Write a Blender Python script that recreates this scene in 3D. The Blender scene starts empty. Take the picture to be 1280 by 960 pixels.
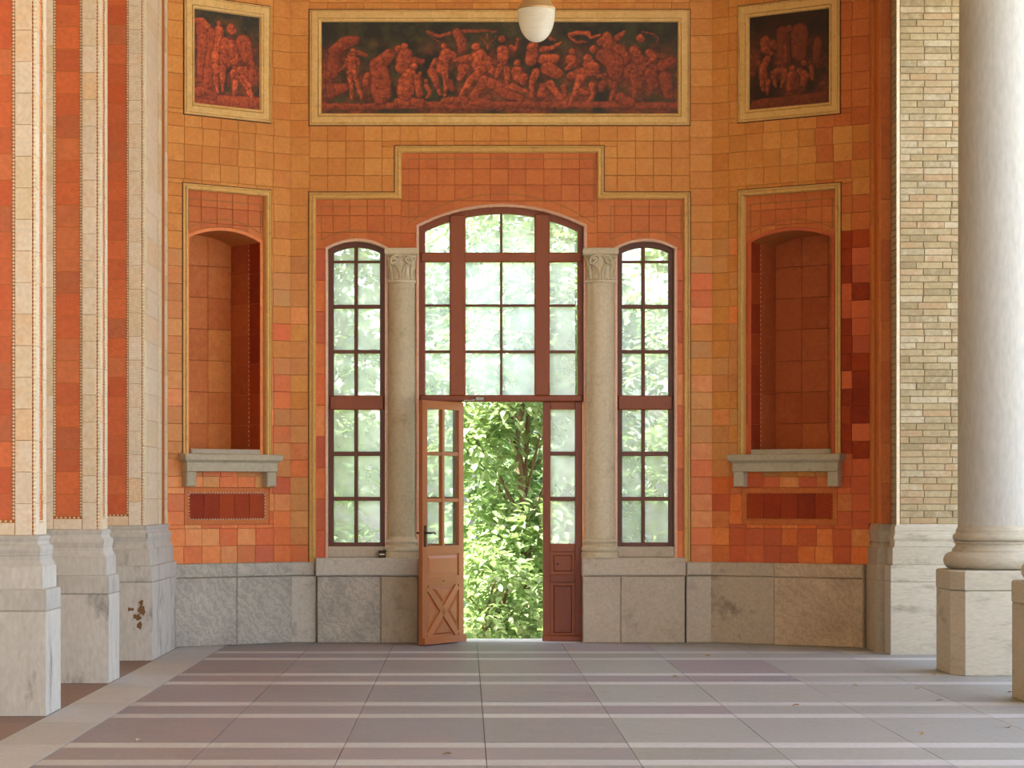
import bpy, bmesh, math, random
import numpy as np
from mathutils import Matrix, Vector

random.seed(7)
RNG = np.random.default_rng(11)
SC = bpy.context.scene
COL = SC.collection

# ------------------------------------------------------------------ camera
# back wall face is Y = 0, the camera stands 28 m in front of it, eye at 1.6 m
D, F, VX, VY, EYE = 28.0, 3185.0, 582.0, 621.0, 1.6
cam_d = bpy.data.cameras.new('camera')
cam = bpy.data.objects.new('camera', cam_d)
COL.objects.link(cam)
cam.location = (0, -D, EYE)
cam.rotation_euler = (math.radians(90), 0, 0)
cam_d.sensor_width = 36
cam_d.lens = 36 * F / 1280
cam_d.shift_x = (640 - VX) / 1280
cam_d.shift_y = (VY - 480) / 1280
cam_d.clip_end = 300
SC.camera = cam

# ------------------------------------------------------------------ sky, sun, exposure
world = bpy.data.worlds.new('sky')
SC.world = world
world.use_nodes = True
wn = world.node_tree
wn.nodes.clear()
sky = wn.nodes.new('ShaderNodeTexSky')
sky.sky_type = 'NISHITA'
sky.sun_disc = False
sky.sun_elevation = math.radians(52)
sky.sun_rotation = math.radians(260)
sky.air_density = 1.0
sky.dust_density = 4.0
hsv = wn.nodes.new('ShaderNodeHueSaturation')
hsv.inputs['Saturation'].default_value = 0.5
bg = wn.nodes.new('ShaderNodeBackground')
bg.inputs['Strength'].default_value = 0.30
wo = wn.nodes.new('ShaderNodeOutputWorld')
wn.links.new(sky.outputs[0], hsv.inputs['Color'])
wn.links.new(hsv.outputs[0], bg.inputs['Color'])
wn.links.new(bg.outputs[0], wo.inputs[0])

sun_d = bpy.data.lights.new('sun', 'SUN')
sun_d.energy = 8.5
sun_d.angle = math.radians(0.6)
sun_d.color = (1.0, 0.97, 0.91)
sun = bpy.data.objects.new('sun', sun_d)
COL.objects.link(sun)
sun.location = (-20, -4, 30)
sun.rotation_euler = Vector((0.60, 0.10, -0.79)).to_track_quat('-Z', 'Y').to_euler()

SC.view_settings.view_transform = 'Standard'
SC.view_settings.look = 'None'
SC.view_settings.gamma = 1
SC.view_settings.use_curve_mapping = False
SC.view_settings.exposure = 1.9
SC.cycles.max_bounces = 9
SC.cycles.diffuse_bounces = 5
SC.cycles.transparent_max_bounces = 16
SC.cycles.sample_clamp_indirect = 6

# ------------------------------------------------------------------ pixel helpers
S = D / F
def cx(px, y=0.0): return (px - VX) / F * (D + y)
def cz(py, y=0.0): return EYE + (VY - py) / F * (D + y)

# ------------------------------------------------------------------ materials
def lin(c):
    out = []
    for v in c:
        v /= 255.0
        out.append(v / 12.92 if v <= 0.04045 else ((v + 0.055) / 1.055) ** 2.4)
    return (*out, 1.0)

def new_mat(name):
    m = bpy.data.materials.new(name)
    m.use_nodes = True
    nt = m.node_tree
    nt.nodes.clear()
    o = nt.nodes.new('ShaderNodeOutputMaterial')
    return m, nt, o

def mottled(name, palette, rough=0.6, scale=6.0, amount=0.25, bump=0.15, per_object=True, fine=30.0,
            stain=None, stain_amt=0.0, stain_scale=2.0, spec=0.4, stretch=None, metallic=0.0):
    """procedural surface: colour from a palette picked per object, mottled by noise, with stains and fine relief"""
    m, nt, o = new_mat(name)
    N, L = nt.nodes.new, nt.links.new
    tc = N('ShaderNodeTexCoord')
    oi = N('ShaderNodeObjectInfo')
    vec = N('ShaderNodeVectorMath'); vec.operation = 'MULTIPLY_ADD'
    comb = N('ShaderNodeCombineXYZ')
    for i in range(3): L(oi.outputs['Random'], comb.inputs[i])
    L(comb.outputs[0], vec.inputs[0])
    vec.inputs[1].default_value = (37.0, 53.0, 71.0) if per_object else (0, 0, 0)
    L(tc.outputs['Object'], vec.inputs[2])
    src = vec.outputs[0]
    if stretch:
        mp = N('ShaderNodeVectorMath'); mp.operation = 'MULTIPLY'
        mp.inputs[1].default_value = stretch
        L(src, mp.inputs[0]); src = mp.outputs[0]
    n1 = N('ShaderNodeTexNoise'); n1.inputs['Scale'].default_value = scale
    n1.inputs['Detail'].default_value = 5; n1.inputs['Roughness'].default_value = 0.62
    L(src, n1.inputs['Vector'])
    # palette position = random + noise * amount
    add = N('ShaderNodeMath'); add.operation = 'MULTIPLY_ADD'
    L(n1.outputs['Fac'], add.inputs[0]); add.inputs[1].default_value = amount
    if per_object:
        sub = N('ShaderNodeMath'); sub.operation = 'SUBTRACT'
        L(oi.outputs['Random'], sub.inputs[0]); sub.inputs[1].default_value = amount * 0.5
        L(sub.outputs[0], add.inputs[2])
    else:
        add.inputs[2].default_value = 0.5 - amount * 0.5
    ramp = N('ShaderNodeValToRGB')
    els = ramp.color_ramp.elements
    n = len(palette)
    els[0].color = lin(palette[0]); els[1].color = lin(palette[-1])
    for i in range(1, n - 1):
        els.new(i / (n - 1)).color = lin(palette[i])
    L(add.outputs[0], ramp.inputs[0])
    colour = ramp.outputs[0]
    n2 = N('ShaderNodeTexNoise'); n2.inputs['Scale'].default_value = fine; n2.inputs['Detail'].default_value = 6
    L(src, n2.inputs['Vector'])
    mr = N('ShaderNodeMapRange'); mr.inputs[1].default_value = 0.3; mr.inputs[2].default_value = 0.7
    mr.inputs[3].default_value = 0.88; mr.inputs[4].default_value = 1.06
    L(n2.outputs['Fac'], mr.inputs[0])
    mul = N('ShaderNodeMix'); mul.data_type = 'RGBA'; mul.blend_type = 'MULTIPLY'; mul.inputs[0].default_value = 1
    L(colour, mul.inputs[6]); L(mr.outputs[0], mul.inputs[7])
    colour = mul.outputs[2]
    if stain:
        n3 = N('ShaderNodeTexNoise'); n3.inputs['Scale'].default_value = stain_scale; n3.inputs['Detail'].default_value = 8
        n3.inputs['Roughness'].default_value = 0.7
        L(src, n3.inputs['Vector'])
        m3 = N('ShaderNodeMapRange'); m3.inputs[1].default_value = 0.55; m3.inputs[2].default_value = 0.75
        m3.inputs[3].default_value = 0; m3.inputs[4].default_value = stain_amt
        L(n3.outputs['Fac'], m3.inputs[0])
        mx = N('ShaderNodeMix'); mx.data_type = 'RGBA'
        L(m3.outputs[0], mx.inputs[0]); L(colour, mx.inputs[6]); mx.inputs[7].default_value = lin(stain)
        colour = mx.outputs[2]
    b = N('ShaderNodeBsdfPrincipled')
    L(colour, b.inputs['Base Color'])
    b.inputs['Roughness'].default_value = rough
    b.inputs['Specular IOR Level'].default_value = spec
    b.inputs['Metallic'].default_value = metallic
    if bump:
        bp = N('ShaderNodeBump'); bp.inputs['Strength'].default_value = bump; bp.inputs['Distance'].default_value = 0.01
        L(n2.outputs['Fac'], bp.inputs['Height']); L(bp.outputs[0], b.inputs['Normal'])
    L(b.outputs[0], o.inputs[0])
    return m

M = {}
M['ochre'] = mottled('tile_ochre', [(204,134,62),(214,144,68),(206,132,60),(218,152,76),(202,126,58)], 0.62, 9, 0.5, 0.12, stain=(150,84,34), stain_amt=0.35, stain_scale=14)
M['ochre_red'] = mottled('tile_ochre_red', [(194,106,52),(204,116,56),(190,100,48),(206,120,60)], 0.62, 9, 0.5, 0.12, stain=(140,66,30), stain_amt=0.4, stain_scale=14)
M['tan'] = mottled('tile_tan', [(200,142,78),(208,138,76),(190,124,66),(212,150,86),(204,130,70),(196,144,84)], 0.55, 9, 0.35, 0.12)
M['orange'] = mottled('tile_orange', [(226,122,56),(212,108,50),(232,138,70),(218,104,46),(204,116,60),(230,152,86),(222,112,50)], 0.45, 9, 0.3, 0.1)
M['red'] = mottled('tile_red', [(206,98,56),(192,86,48),(214,108,60),(198,96,56),(184,86,50)], 0.45, 9, 0.3, 0.1)
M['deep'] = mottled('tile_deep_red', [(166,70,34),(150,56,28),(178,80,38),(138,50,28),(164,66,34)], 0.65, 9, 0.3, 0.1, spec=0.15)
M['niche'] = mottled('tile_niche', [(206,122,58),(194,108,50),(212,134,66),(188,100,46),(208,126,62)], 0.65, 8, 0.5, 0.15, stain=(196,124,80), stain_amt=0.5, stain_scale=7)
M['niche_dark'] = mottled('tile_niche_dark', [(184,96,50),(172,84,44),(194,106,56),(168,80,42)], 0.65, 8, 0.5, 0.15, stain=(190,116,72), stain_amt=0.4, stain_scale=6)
M['pier_red'] = mottled('tile_pier_red', [(212,108,64),(198,102,62),(218,116,68),(202,96,56),(188,106,70),(214,122,76)], 0.45, 9, 0.3, 0.1)
M['cream'] = mottled('tile_cream', [(222,208,186),(232,220,202),(222,204,172),(228,216,198),(228,198,160)], 0.5, 8, 0.5, 0.1, stain=(216,160,104), stain_amt=0.55, stain_scale=9)
M['gold'] = mottled('moulding_gold', [(214,172,100),(224,186,114),(218,176,104),(230,198,132)], 0.5, 7, 0.6, 0.15, stain=(150,100,44), stain_amt=0.5, stain_scale=10)
M['gold_orange'] = mottled('moulding_orange', [(206,120,54),(214,134,60),(198,108,48)], 0.5, 7, 0.6, 0.15)
M['white_trim'] = mottled('moulding_cream', [(226,212,180),(232,220,196),(216,196,158)], 0.5, 9, 0.6, 0.1, stain=(180,140,96), stain_amt=0.4, stain_scale=12)
M['pink_trim'] = mottled('moulding_pink', [(226,178,150),(232,190,164),(218,166,138)], 0.45, 9, 0.6, 0.1)
M['shade_brown'] = mottled('dark_shade_brown', [(70,40,20),(88,52,26)], 0.8, 9, 0.5, 0.1)  # dark brown standing in for gap shade on strips; reused on the fresco backing
M['mortar'] = mottled('mortar', [(182,110,52),(192,118,58)], 0.85, 9, 0.5, 0.2)
M['mortar_pale'] = mottled('mortar_pale', [(152,138,106),(162,148,116)], 0.85, 9, 0.5, 0.2)
M['inlay'] = mottled('inlay_line', [(140,104,52),(150,112,58)], 0.7, 9, 0.5, 0.05)
M['stone'] = mottled('stone_limestone', [(184,180,170),(196,192,182),(176,170,160)], 0.7, 5, 0.6, 0.25, stain=(96,86,72), stain_amt=0.55, stain_scale=5)
M['stone_warm'] = mottled('stone_warm', [(186,174,156),(194,182,164),(176,164,144)], 0.7, 5, 0.6, 0.25, stain=(110,88,66), stain_amt=0.5, stain_scale=4)
M['stone_pier'] = mottled('stone_pier', [(192,191,186),(204,203,198),(182,181,176)], 0.7, 5, 0.6, 0.3, stain=(84,79,74), stain_amt=0.95, stain_scale=4, stretch=(1,1,0.4))
M['stone_sill'] = mottled('stone_sill', [(172,164,140),(184,176,154)], 0.65, 5, 0.6, 0.2, stain=(120,110,90), stain_amt=0.4, stain_scale=8)
M['stone_col'] = mottled('stone_column', [(198,186,156),(208,196,168),(190,178,148)], 0.6, 5, 0.6, 0.15, stain=(120,104,76), stain_amt=0.5, stain_scale=5)
M['stone_white'] = mottled('stone_white', [(174,172,165),(180,178,172)], 0.6, 3, 0.6, 0.06, stain=(182,176,162), stain_amt=0.12, stain_scale=2, stretch=(1,1,0.3))
M['stone_base'] = mottled('stone_white_base', [(182,175,158),(192,186,170),(174,166,148)], 0.65, 4, 0.6, 0.15, stain=(92,82,66), stain_amt=0.65, stain_scale=4, stretch=(0.5,0.5,1.6))
M['brick'] = mottled('brick_pale', [(160,142,106),(178,162,128),(146,130,96),(186,174,146),(170,142,106),(172,156,122)], 0.75, 16, 0.5, 0.4, stain=(108,94,62), stain_amt=0.5, stain_scale=20)
M['wood'] = mottled('wood_redbrown', [(136,66,32),(146,74,36),(126,58,28)], 0.4, 4, 0.5, 0.1, stretch=(6,6,0.7))
M['wood_dark'] = mottled('wood_dark', [(98,50,30),(108,56,34)], 0.4, 4, 0.5, 0.1, stretch=(6,6,0.7))
M['wood_lit'] = mottled('wood_redbrown_lit', [(166,96,50),(176,104,56),(156,88,46)], 0.4, 4, 0.5, 0.1, stretch=(6,6,0.7))  # red-brown wood made lighter: light falling on the open leaf, put into colour
M['metal_dark'] = mottled('metal_dark', [(46,40,36),(56,50,46)], 0.4, 9, 0.4, 0.05, metallic=0.7)
M['metal_grey'] = mottled('metal_grey', [(150,146,140),(164,160,152)], 0.4, 9, 0.4, 0.05, metallic=0.5)
M['brass'] = mottled('lamp_cap', [(176,146,104),(188,158,116)], 0.4, 5, 0.5, 0.05, metallic=0.3)
M['plaster'] = mottled('plaster_ceiling', [(214,178,120),(222,188,132)], 0.8, 2, 0.6, 0.1, per_object=False)
M['plaster_out'] = mottled('plaster_outer', [(206,190,160),(214,198,170)], 0.8, 2, 0.6, 0.1, per_object=False)
M['slab_light'] = mottled('slab_light', [(180,182,185),(188,190,193),(172,174,177)], 0.55, 3, 0.5, 0.12, stain=(150,142,126), stain_amt=0.4, stain_scale=4, spec=0.3)
M['slab_dark'] = mottled('slab_dark', [(136,133,140),(143,136,143),(132,131,138),(147,138,143),(136,135,138)], 0.55, 2.2, 0.7, 0.12, stain=(162,134,132), stain_amt=0.6, stain_scale=1.6, spec=0.3)
M['slab_green'] = mottled('slab_greenish', [(148,150,150),(154,156,155),(142,144,142)], 0.55, 3, 0.5, 0.12, stain=(128,116,90), stain_amt=0.35, stain_scale=3, spec=0.3)
M['slab_red'] = mottled('slab_red', [(128,106,98),(136,112,104)], 0.6, 3, 0.5, 0.12)
M['joint'] = mottled('floor_joint', [(104,98,88),(116,110,98)], 0.8, 9, 0.5, 0.1, per_object=False)
M['gravel'] = mottled('gravel', [(190,186,176),(202,198,188),(178,174,164)], 0.9, 3, 0.8, 0.3, per_object=False)
M['grass'] = mottled('lawn', [(70,96,34),(96,124,48),(58,82,30)], 0.9, 3, 0.8, 0.3, per_object=False)
M['bark'] = mottled('bark', [(96,76,58),(124,102,78),(82,64,48)], 0.85, 6, 0.8, 0.5, per_object=False, stretch=(1,1,0.3))
M['litter'] = mottled('dry_leaf', [(176,140,66),(150,112,56),(196,166,90),(190,184,160)], 0.8, 9, 0.3, 0.1)

def marble(name, base, vein):
    m, nt, o = new_mat(name)
    N, L = nt.nodes.new, nt.links.new
    tc = N('ShaderNodeTexCoord'); oi = N('ShaderNodeObjectInfo')
    comb = N('ShaderNodeCombineXYZ')
    for i in range(3): L(oi.outputs['Random'], comb.inputs[i])
    v = N('ShaderNodeVectorMath'); v.operation = 'MULTIPLY_ADD'
    L(comb.outputs[0], v.inputs[0]); v.inputs[1].default_value = (31, 17, 23); L(tc.outputs['Object'], v.inputs[2])
    w = N('ShaderNodeTexWave'); w.wave_type = 'BANDS'; w.bands_direction = 'DIAGONAL'
    w.inputs['Scale'].default_value = 4.5; w.inputs['Distortion'].default_value = 22
    w.inputs['Detail'].default_value = 9; w.inputs['Detail Scale'].default_value = 1.0; w.inputs['Detail Roughness'].default_value = 0.72
    L(v.outputs[0], w.inputs['Vector'])
    r = N('ShaderNodeValToRGB'); r.color_ramp.elements[0].color = lin(vein); r.color_ramp.elements[1].color = lin(base)
    r.color_ramp.elements[0].position = 0.0; r.color_ramp.elements[1].position = 1.0
    L(w.outputs['Fac'], r.inputs[0])
    n = N('ShaderNodeTexNoise'); n.inputs['Scale'].default_value = 3; n.inputs['Detail'].default_value = 7
    L(v.outputs[0], n.inputs['Vector'])
    mr = N('ShaderNodeMapRange'); mr.inputs[1].default_value = 0.3; mr.inputs[2].default_value = 0.7; mr.inputs[3].default_value = 0.8; mr.inputs[4].default_value = 1.1
    L(n.outputs['Fac'], mr.inputs[0])
    mx = N('ShaderNodeMix'); mx.data_type = 'RGBA'; mx.blend_type = 'MULTIPLY'; mx.inputs[0].default_value = 1
    L(r.outputs[0], mx.inputs[6]); L(mr.outputs[0], mx.inputs[7])
    b = N('ShaderNodeBsdfPrincipled'); L(mx.outputs[2], b.inputs['Base Color']); b.inputs['Roughness'].default_value = 0.55
    L(b.outputs[0], o.inputs[0])
    return m
M['marble'] = marble('stone_grey_marble', (182,176,164), (158,154,144))
M['marble_brown'] = marble('stone_brown_marble', (196,176,150), (178,156,130))
M['marble_dark'] = mottled('stone_stained', [(172,158,140),(184,170,150),(160,146,128)], 0.7, 4, 0.8, 0.3, stain=(84,76,66), stain_amt=1.0, stain_scale=2.4)

def glass_dusty(name='dusty_glass', d0=0.19, d1=0.40):
    m, nt, o = new_mat(name)
    N, L = nt.nodes.new, nt.links.new
    tc = N('ShaderNodeTexCoord'); oi = N('ShaderNodeObjectInfo')
    comb = N('ShaderNodeCombineXYZ')
    for i in range(3): L(oi.outputs['Random'], comb.inputs[i])
    v = N('ShaderNodeVectorMath'); v.operation = 'MULTIPLY_ADD'
    L(comb.outputs[0], v.inputs[0]); v.inputs[1].default_value = (31, 17, 23); L(tc.outputs['Object'], v.inputs[2])
    n = N('ShaderNodeTexNoise'); n.inputs['Scale'].default_value = 4; n.inputs['Detail'].default_value = 6
    L(v.outputs[0], n.inputs['Vector'])
    mr = N('ShaderNodeMapRange'); mr.inputs[1].default_value = 0.3; mr.inputs[2].default_value = 0.75; mr.inputs[3].default_value = d0; mr.inputs[4].default_value = d1
    L(n.outputs['Fac'], mr.inputs[0])
    t = N('ShaderNodeBsdfTransparent'); t.inputs[0].default_value = (0.95, 0.98, 0.97, 1)
    tl = N('ShaderNodeBsdfTranslucent'); tl.inputs[0].default_value = (0.88, 0.95, 1.0, 1)
    g = N('ShaderNodeBsdfGlossy'); g.inputs['Roughness'].default_value = 0.05
    m1 = N('ShaderNodeMixShader'); L(mr.outputs[0], m1.inputs[0]); L(t.outputs[0], m1.inputs[1]); L(tl.outputs[0], m1.inputs[2])
    m2 = N('ShaderNodeMixShader'); m2.inputs[0].default_value = 0.035; L(m1.outputs[0], m2.inputs[1]); L(g.outputs[0], m2.inputs[2])
    L(m2.outputs[0], o.inputs[0])
    return m
M['glass'] = glass_dusty()
M['glass_clear'] = glass_dusty('cleaner_glass', 0.02, 0.08)

def opal():
    m, nt, o = new_mat('opal_glass')
    N, L = nt.nodes.new, nt.links.new
    b = N('ShaderNodeBsdfPrincipled'); b.inputs['Base Color'].default_value = lin((238,236,224)); b.inputs['Roughness'].default_value = 0.18
    b.inputs['Coat Weight'].default_value = 0.4
    tl = N('ShaderNodeBsdfTranslucent'); tl.inputs[0].default_value = lin((244,240,226))
    mx = N('ShaderNodeMixShader'); mx.inputs[0].default_value = 0.5
    L(b.outputs[0], mx.inputs[1]); L(tl.outputs[0], mx.inputs[2]); L(mx.outputs[0], o.inputs[0])
    return m
M['opal'] = opal()

def leaf_mat(name, cols):
    m, nt, o = new_mat(name)
    N, L = nt.nodes.new, nt.links.new
    geo = N('ShaderNodeNewGeometry'); oi = N('ShaderNodeObjectInfo')
    ad = N('ShaderNodeMath'); ad.operation = 'ADD'; L(geo.outputs['Random Per Island'], ad.inputs[0]); L(oi.outputs['Random'], ad.inputs[1])
    fr = N('ShaderNodeMath'); fr.operation = 'FRACT'; L(ad.outputs[0], fr.inputs[0])
    r = N('ShaderNodeValToRGB')
    r.color_ramp.elements[0].color = lin(cols[0]); r.color_ramp.elements[1].color = lin(cols[-1])
    for i, c in enumerate(cols[1:-1]):
        e = r.color_ramp.elements.new((i + 1) / (len(cols) - 1)); e.color = lin(c)
    L(fr.outputs[0], r.inputs[0])
    b = N('ShaderNodeBsdfPrincipled'); L(r.outputs[0], b.inputs['Base Color']); b.inputs['Roughness'].default_value = 0.32
    b.inputs['Specular IOR Level'].default_value = 0.6
    tl = N('ShaderNodeBsdfTranslucent'); 
    mm = N('ShaderNodeMix'); mm.data_type = 'RGBA'; mm.blend_type = 'MULTIPLY'; mm.inputs[0].default_value = 1
    L(r.outputs[0], mm.inputs[6]); mm.inputs[7].default_value = (1.2, 1.3, 0.8, 1)
    L(mm.outputs[2], tl.inputs[0])
    mx = N('ShaderNodeMixShader'); mx.inputs[0].default_value = 0.33
    L(b.outputs[0], mx.inputs[1]); L(tl.outputs[0], mx.inputs[2]); L(mx.outputs[0], o.inputs[0])
    return m
M['leaf'] = leaf_mat('leaf_green', [(132,152,106),(152,170,126),(112,136,88),(172,188,146)])
M['leaf_dark'] = leaf_mat('leaf_deep_green', [(104,128,88),(124,146,106),(92,116,78),(138,158,120)])

def paint_mat():
    m, nt, o = new_mat('painted_plaster')
    N, L = nt.nodes.new, nt.links.new
    a = N('ShaderNodeVertexColor'); a.layer_name = 'paint'
    b = N('ShaderNodeBsdfPrincipled'); b.inputs['Roughness'].default_value = 0.6
    L(a.outputs[0], b.inputs['Base Color']); L(b.outputs[0], o.inputs[0])
    return m
M['paint'] = paint_mat()

# ------------------------------------------------------------------ mesh building
class MB:
    def __init__(self): self.v, self.f = [], []
    def add(self, vs, fs):
        b = len(self.v)
        self.v.extend([tuple(p) for p in vs]); self.f.extend([tuple(i + b for i in f) for f in fs])
        return self
    def box(self, x0, x1, y0, y1, z0, z1):
        return self.add([(x0,y0,z0),(x1,y0,z0),(x1,y1,z0),(x0,y1,z0),(x0,y0,z1),(x1,y0,z1),(x1,y1,z1),(x0,y1,z1)],
                 [(0,3,2,1),(4,5,6,7),(0,1,5,4),(1,2,6,5),(2,3,7,6),(3,0,4,7)])
    def cbox(self, x0, x1, y0, y1, z0, z1, c=0.008):
        """box whose front (-y) edges are chamfered"""
        b = [(x0,y0+c,z0),(x1,y0+c,z0),(x1,y0+c,z1),(x0,y0+c,z1)]
        a = [(x0+c,y0,z0+c),(x1-c,y0,z0+c),(x1-c,y0,z1-c),(x0+c,y0,z1-c)]
        k = [(x0,y1,z0),(x1,y1,z0),(x1,y1,z1),(x0,y1,z1)]
        return self.add(a + b + k, [(0,1,2,3)] + [(4+i,4+(i+1)%4,(i+1)%4,i) for i in range(4)] + [(8+i,8+(i+1)%4,4+(i+1)%4,4+i) for i in range(4)] + [(11,10,9,8)])
    def prism(self, poly, y0, y1):
        """poly: (x, z) outline counter-clockwise seen from the front (-y)"""
        n = len(poly)
        vs = [(x, y0, z) for x, z in poly] + [(x, y1, z) for x, z in poly]
        fs = [tuple(range(n)), tuple(range(2*n-1, n-1, -1))] + [(n+i, n+(i+1)%n, (i+1)%n, i) for i in range(n)]
        return self.add(vs, fs)
    def lathe(self, prof, c=(0,0,0), n=32, a0=0.0, a1=2*math.pi):
        full = abs(a1 - a0 - 2*math.pi) < 1e-6
        k = n if full else n + 1
        vs = []
        for r, z in prof:
            for i in range(k):
                a = a0 + (a1 - a0) * i / n
                vs.append((c[0] + r*math.cos(a), c[1] + r*math.sin(a), c[2] + z))
        fs = []
        for j in range(len(prof)-1):
            for i in range(n):
                i2 = (i+1) % k
                fs.append((j*k+i, j*k+i2, (j+1)*k+i2, (j+1)*k+i))
        if full:
            fs.append(tuple(range(k-1,-1,-1))); fs.append(tuple((len(prof)-1)*k+i for i in range(k)))
        return self.add(vs, fs)
    def rings(self, x0, x1, y0, y1, prof):
        """rectangular plan moulded upwards: prof = (outset, z)"""
        vs, fs = [], []
        for o, z in prof:
            vs += [(x0-o,y0-o,z),(x1+o,y0-o,z),(x1+o,y1+o,z),(x0-o,y1+o,z)]
        for j in range(len(prof)-1):
            for i in range(4):
                fs.append((j*4+i, j*4+(i+1)%4, (j+1)*4+(i+1)%4, (j+1)*4+i))
        fs.append((3,2,1,0)); t = (len(prof)-1)*4; fs.append((t,t+1,t+2,t+3))
        return self.add(vs, fs)
    def tube(self, path, r, n=8):
        pts = [Vector(p) for p in path]
        rs = r if isinstance(r, (list, tuple)) else [r]*len(pts)
        vs, fs = [], []
        ref = None
        for i, p in enumerate(pts):
            t = (pts[min(i+1,len(pts)-1)] - pts[max(i-1,0)]).normalized()
            if ref is None:
                ref = t.orthogonal().normalized()
            ref = (ref - t*ref.dot(t)).normalized()
            bnm = t.cross(ref)
            for k in range(n):
                a = 2*math.pi*k/n
                vs.append(p + (ref*math.cos(a) + bnm*math.sin(a))*rs[i])
        for i in range(len(pts)-1):
            for k in range(n):
                fs.append((i*n+k, i*n+(k+1)%n, (i+1)*n+(k+1)%n, (i+1)*n+k))
        fs.append(tuple(range(n-1,-1,-1))); fs.append(tuple((len(pts)-1)*n+k for k in range(n)))
        return self.add(vs, fs)
    def sweep(self, path, prof, closed=False, y=0.0):
        """path: (x,z) outline; prof: (offset to the left of the walking direction, height proud of y)"""
        n = len(path); P = [Vector((a, b)) for a, b in path]
        nrm = []
        for i in range(n):
            def seg(a, b):
                d = (P[b] - P[a]); d.normalize(); return Vector((-d.y, d.x))
            if closed: n1, n2 = seg((i-1)%n, i), seg(i, (i+1)%n)
            else:
                n1 = seg(i-1, i) if i > 0 else seg(i, i+1)
                n2 = seg(i, i+1) if i < n-1 else n1
            m = n1 + n2
            m = m / max(1e-6, m.length_squared) * 2.0 if m.length > 1e-4 else n1
            nrm.append(m)
        k = len(prof); vs = []
        for i in range(n):
            for o, h in prof:
                q = P[i] + nrm[i]*o
                vs.append((q.x, y - h, q.y))
        fs = []
        for i in range(n if closed else n-1):
            i2 = (i+1) % n
            for j in range(k-1):
                fs.append((i*k+j, i*k+j+1, i2*k+j+1, i2*k+j))
        if not closed:
            fs.append(tuple(range(k))); fs.append(tuple((n-1)*k+j for j in range(k-1,-1,-1)))
        return self.add(vs, fs)
    def mesh(self, name, mat, smooth=False, fix=True):
        me = bpy.data.meshes.new(name)
        me.from_pydata(self.v, [], self.f)
        if fix:
            bm = bmesh.new(); bm.from_mesh(me)
            bmesh.ops.recalc_face_normals(bm, faces=bm.faces); bm.to_mesh(me); bm.free()
        if mat: me.materials.append(M[mat] if isinstance(mat, str) else mat)
        if smooth:
            me.polygons.foreach_set('use_smooth', [True]*len(me.polygons))
            try: me.set_sharp_from_angle(angle=math.radians(38))
            except Exception: pass
        me.update()
        return me
    def build(self, name, mat, parent=None, loc=(0,0,0), rz=0.0, smooth=False, kind=None):
        o = bpy.data.objects.new(name, self.mesh(name, mat, smooth))
        return link(o, parent, loc, rz, kind)

def link(o, parent=None, loc=(0,0,0), rz=0.0, kind=None):
    COL.objects.link(o)
    o.parent = parent; o.location = loc; o.rotation_euler = (0,0,rz)
    if kind: o['kind'] = kind
    return o

def tag(o, label, cat, group=None):
    o['label'] = label; o['category'] = cat
    if group: o['group'] = group
    return o

def thing(name, label, cat, loc=(0,0,0), rz=0.0, group=None):
    return tag(link(bpy.data.objects.new(name, None), None, loc, rz), label, cat, group)

TILES = {}
def tile(parent, x0, x1, z0, z1, y, mat, rz=0.0, name='tile', thick=0.03, org=(0,0), gap=0.0015, c=0.003):
    """one tile; front face at y looking -y in the frame (org, rz) of the parent. alike tiles share their mesh"""
    w, h = round(x1-x0-2*gap, 3), round(z1-z0-2*gap, 3)
    if w < 0.012 or h < 0.012: return None
    key = (w, h, mat, thick)
    if key not in TILES:
        cc = min(c, w*0.2, h*0.2)
        TILES[key] = MB().cbox(-w/2, w/2, 0, thick, -h/2, h/2, cc).mesh(name, mat)
    xc, zc = (x0+x1)/2, (z0+z1)/2
    lx = org[0] + math.cos(rz)*xc - math.sin(rz)*y
    ly = org[1] + math.sin(rz)*xc + math.cos(rz)*y
    return link(bpy.data.objects.new(name, TILES[key]), parent, (lx, ly, zc), rz)

def subtract(rects, hole):
    out = []
    hx0, hx1, hz0, hz1 = hole
    for x0, x1, z0, z1 in rects:
        if hx0 >= x1 or hx1 <= x0 or hz0 >= z1 or hz1 <= z0:
            out.append((x0,x1,z0,z1)); continue
        if hz0 > z0: out.append((x0,x1,z0,hz0))
        if hz1 < z1: out.append((x0,x1,hz1,z1))
        a, b = max(z0,hz0), min(z1,hz1)
        if hx0 > x0: out.append((x0,hx0,a,b))
        if hx1 < x1: out.append((hx1,x1,a,b))
    return out

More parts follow.
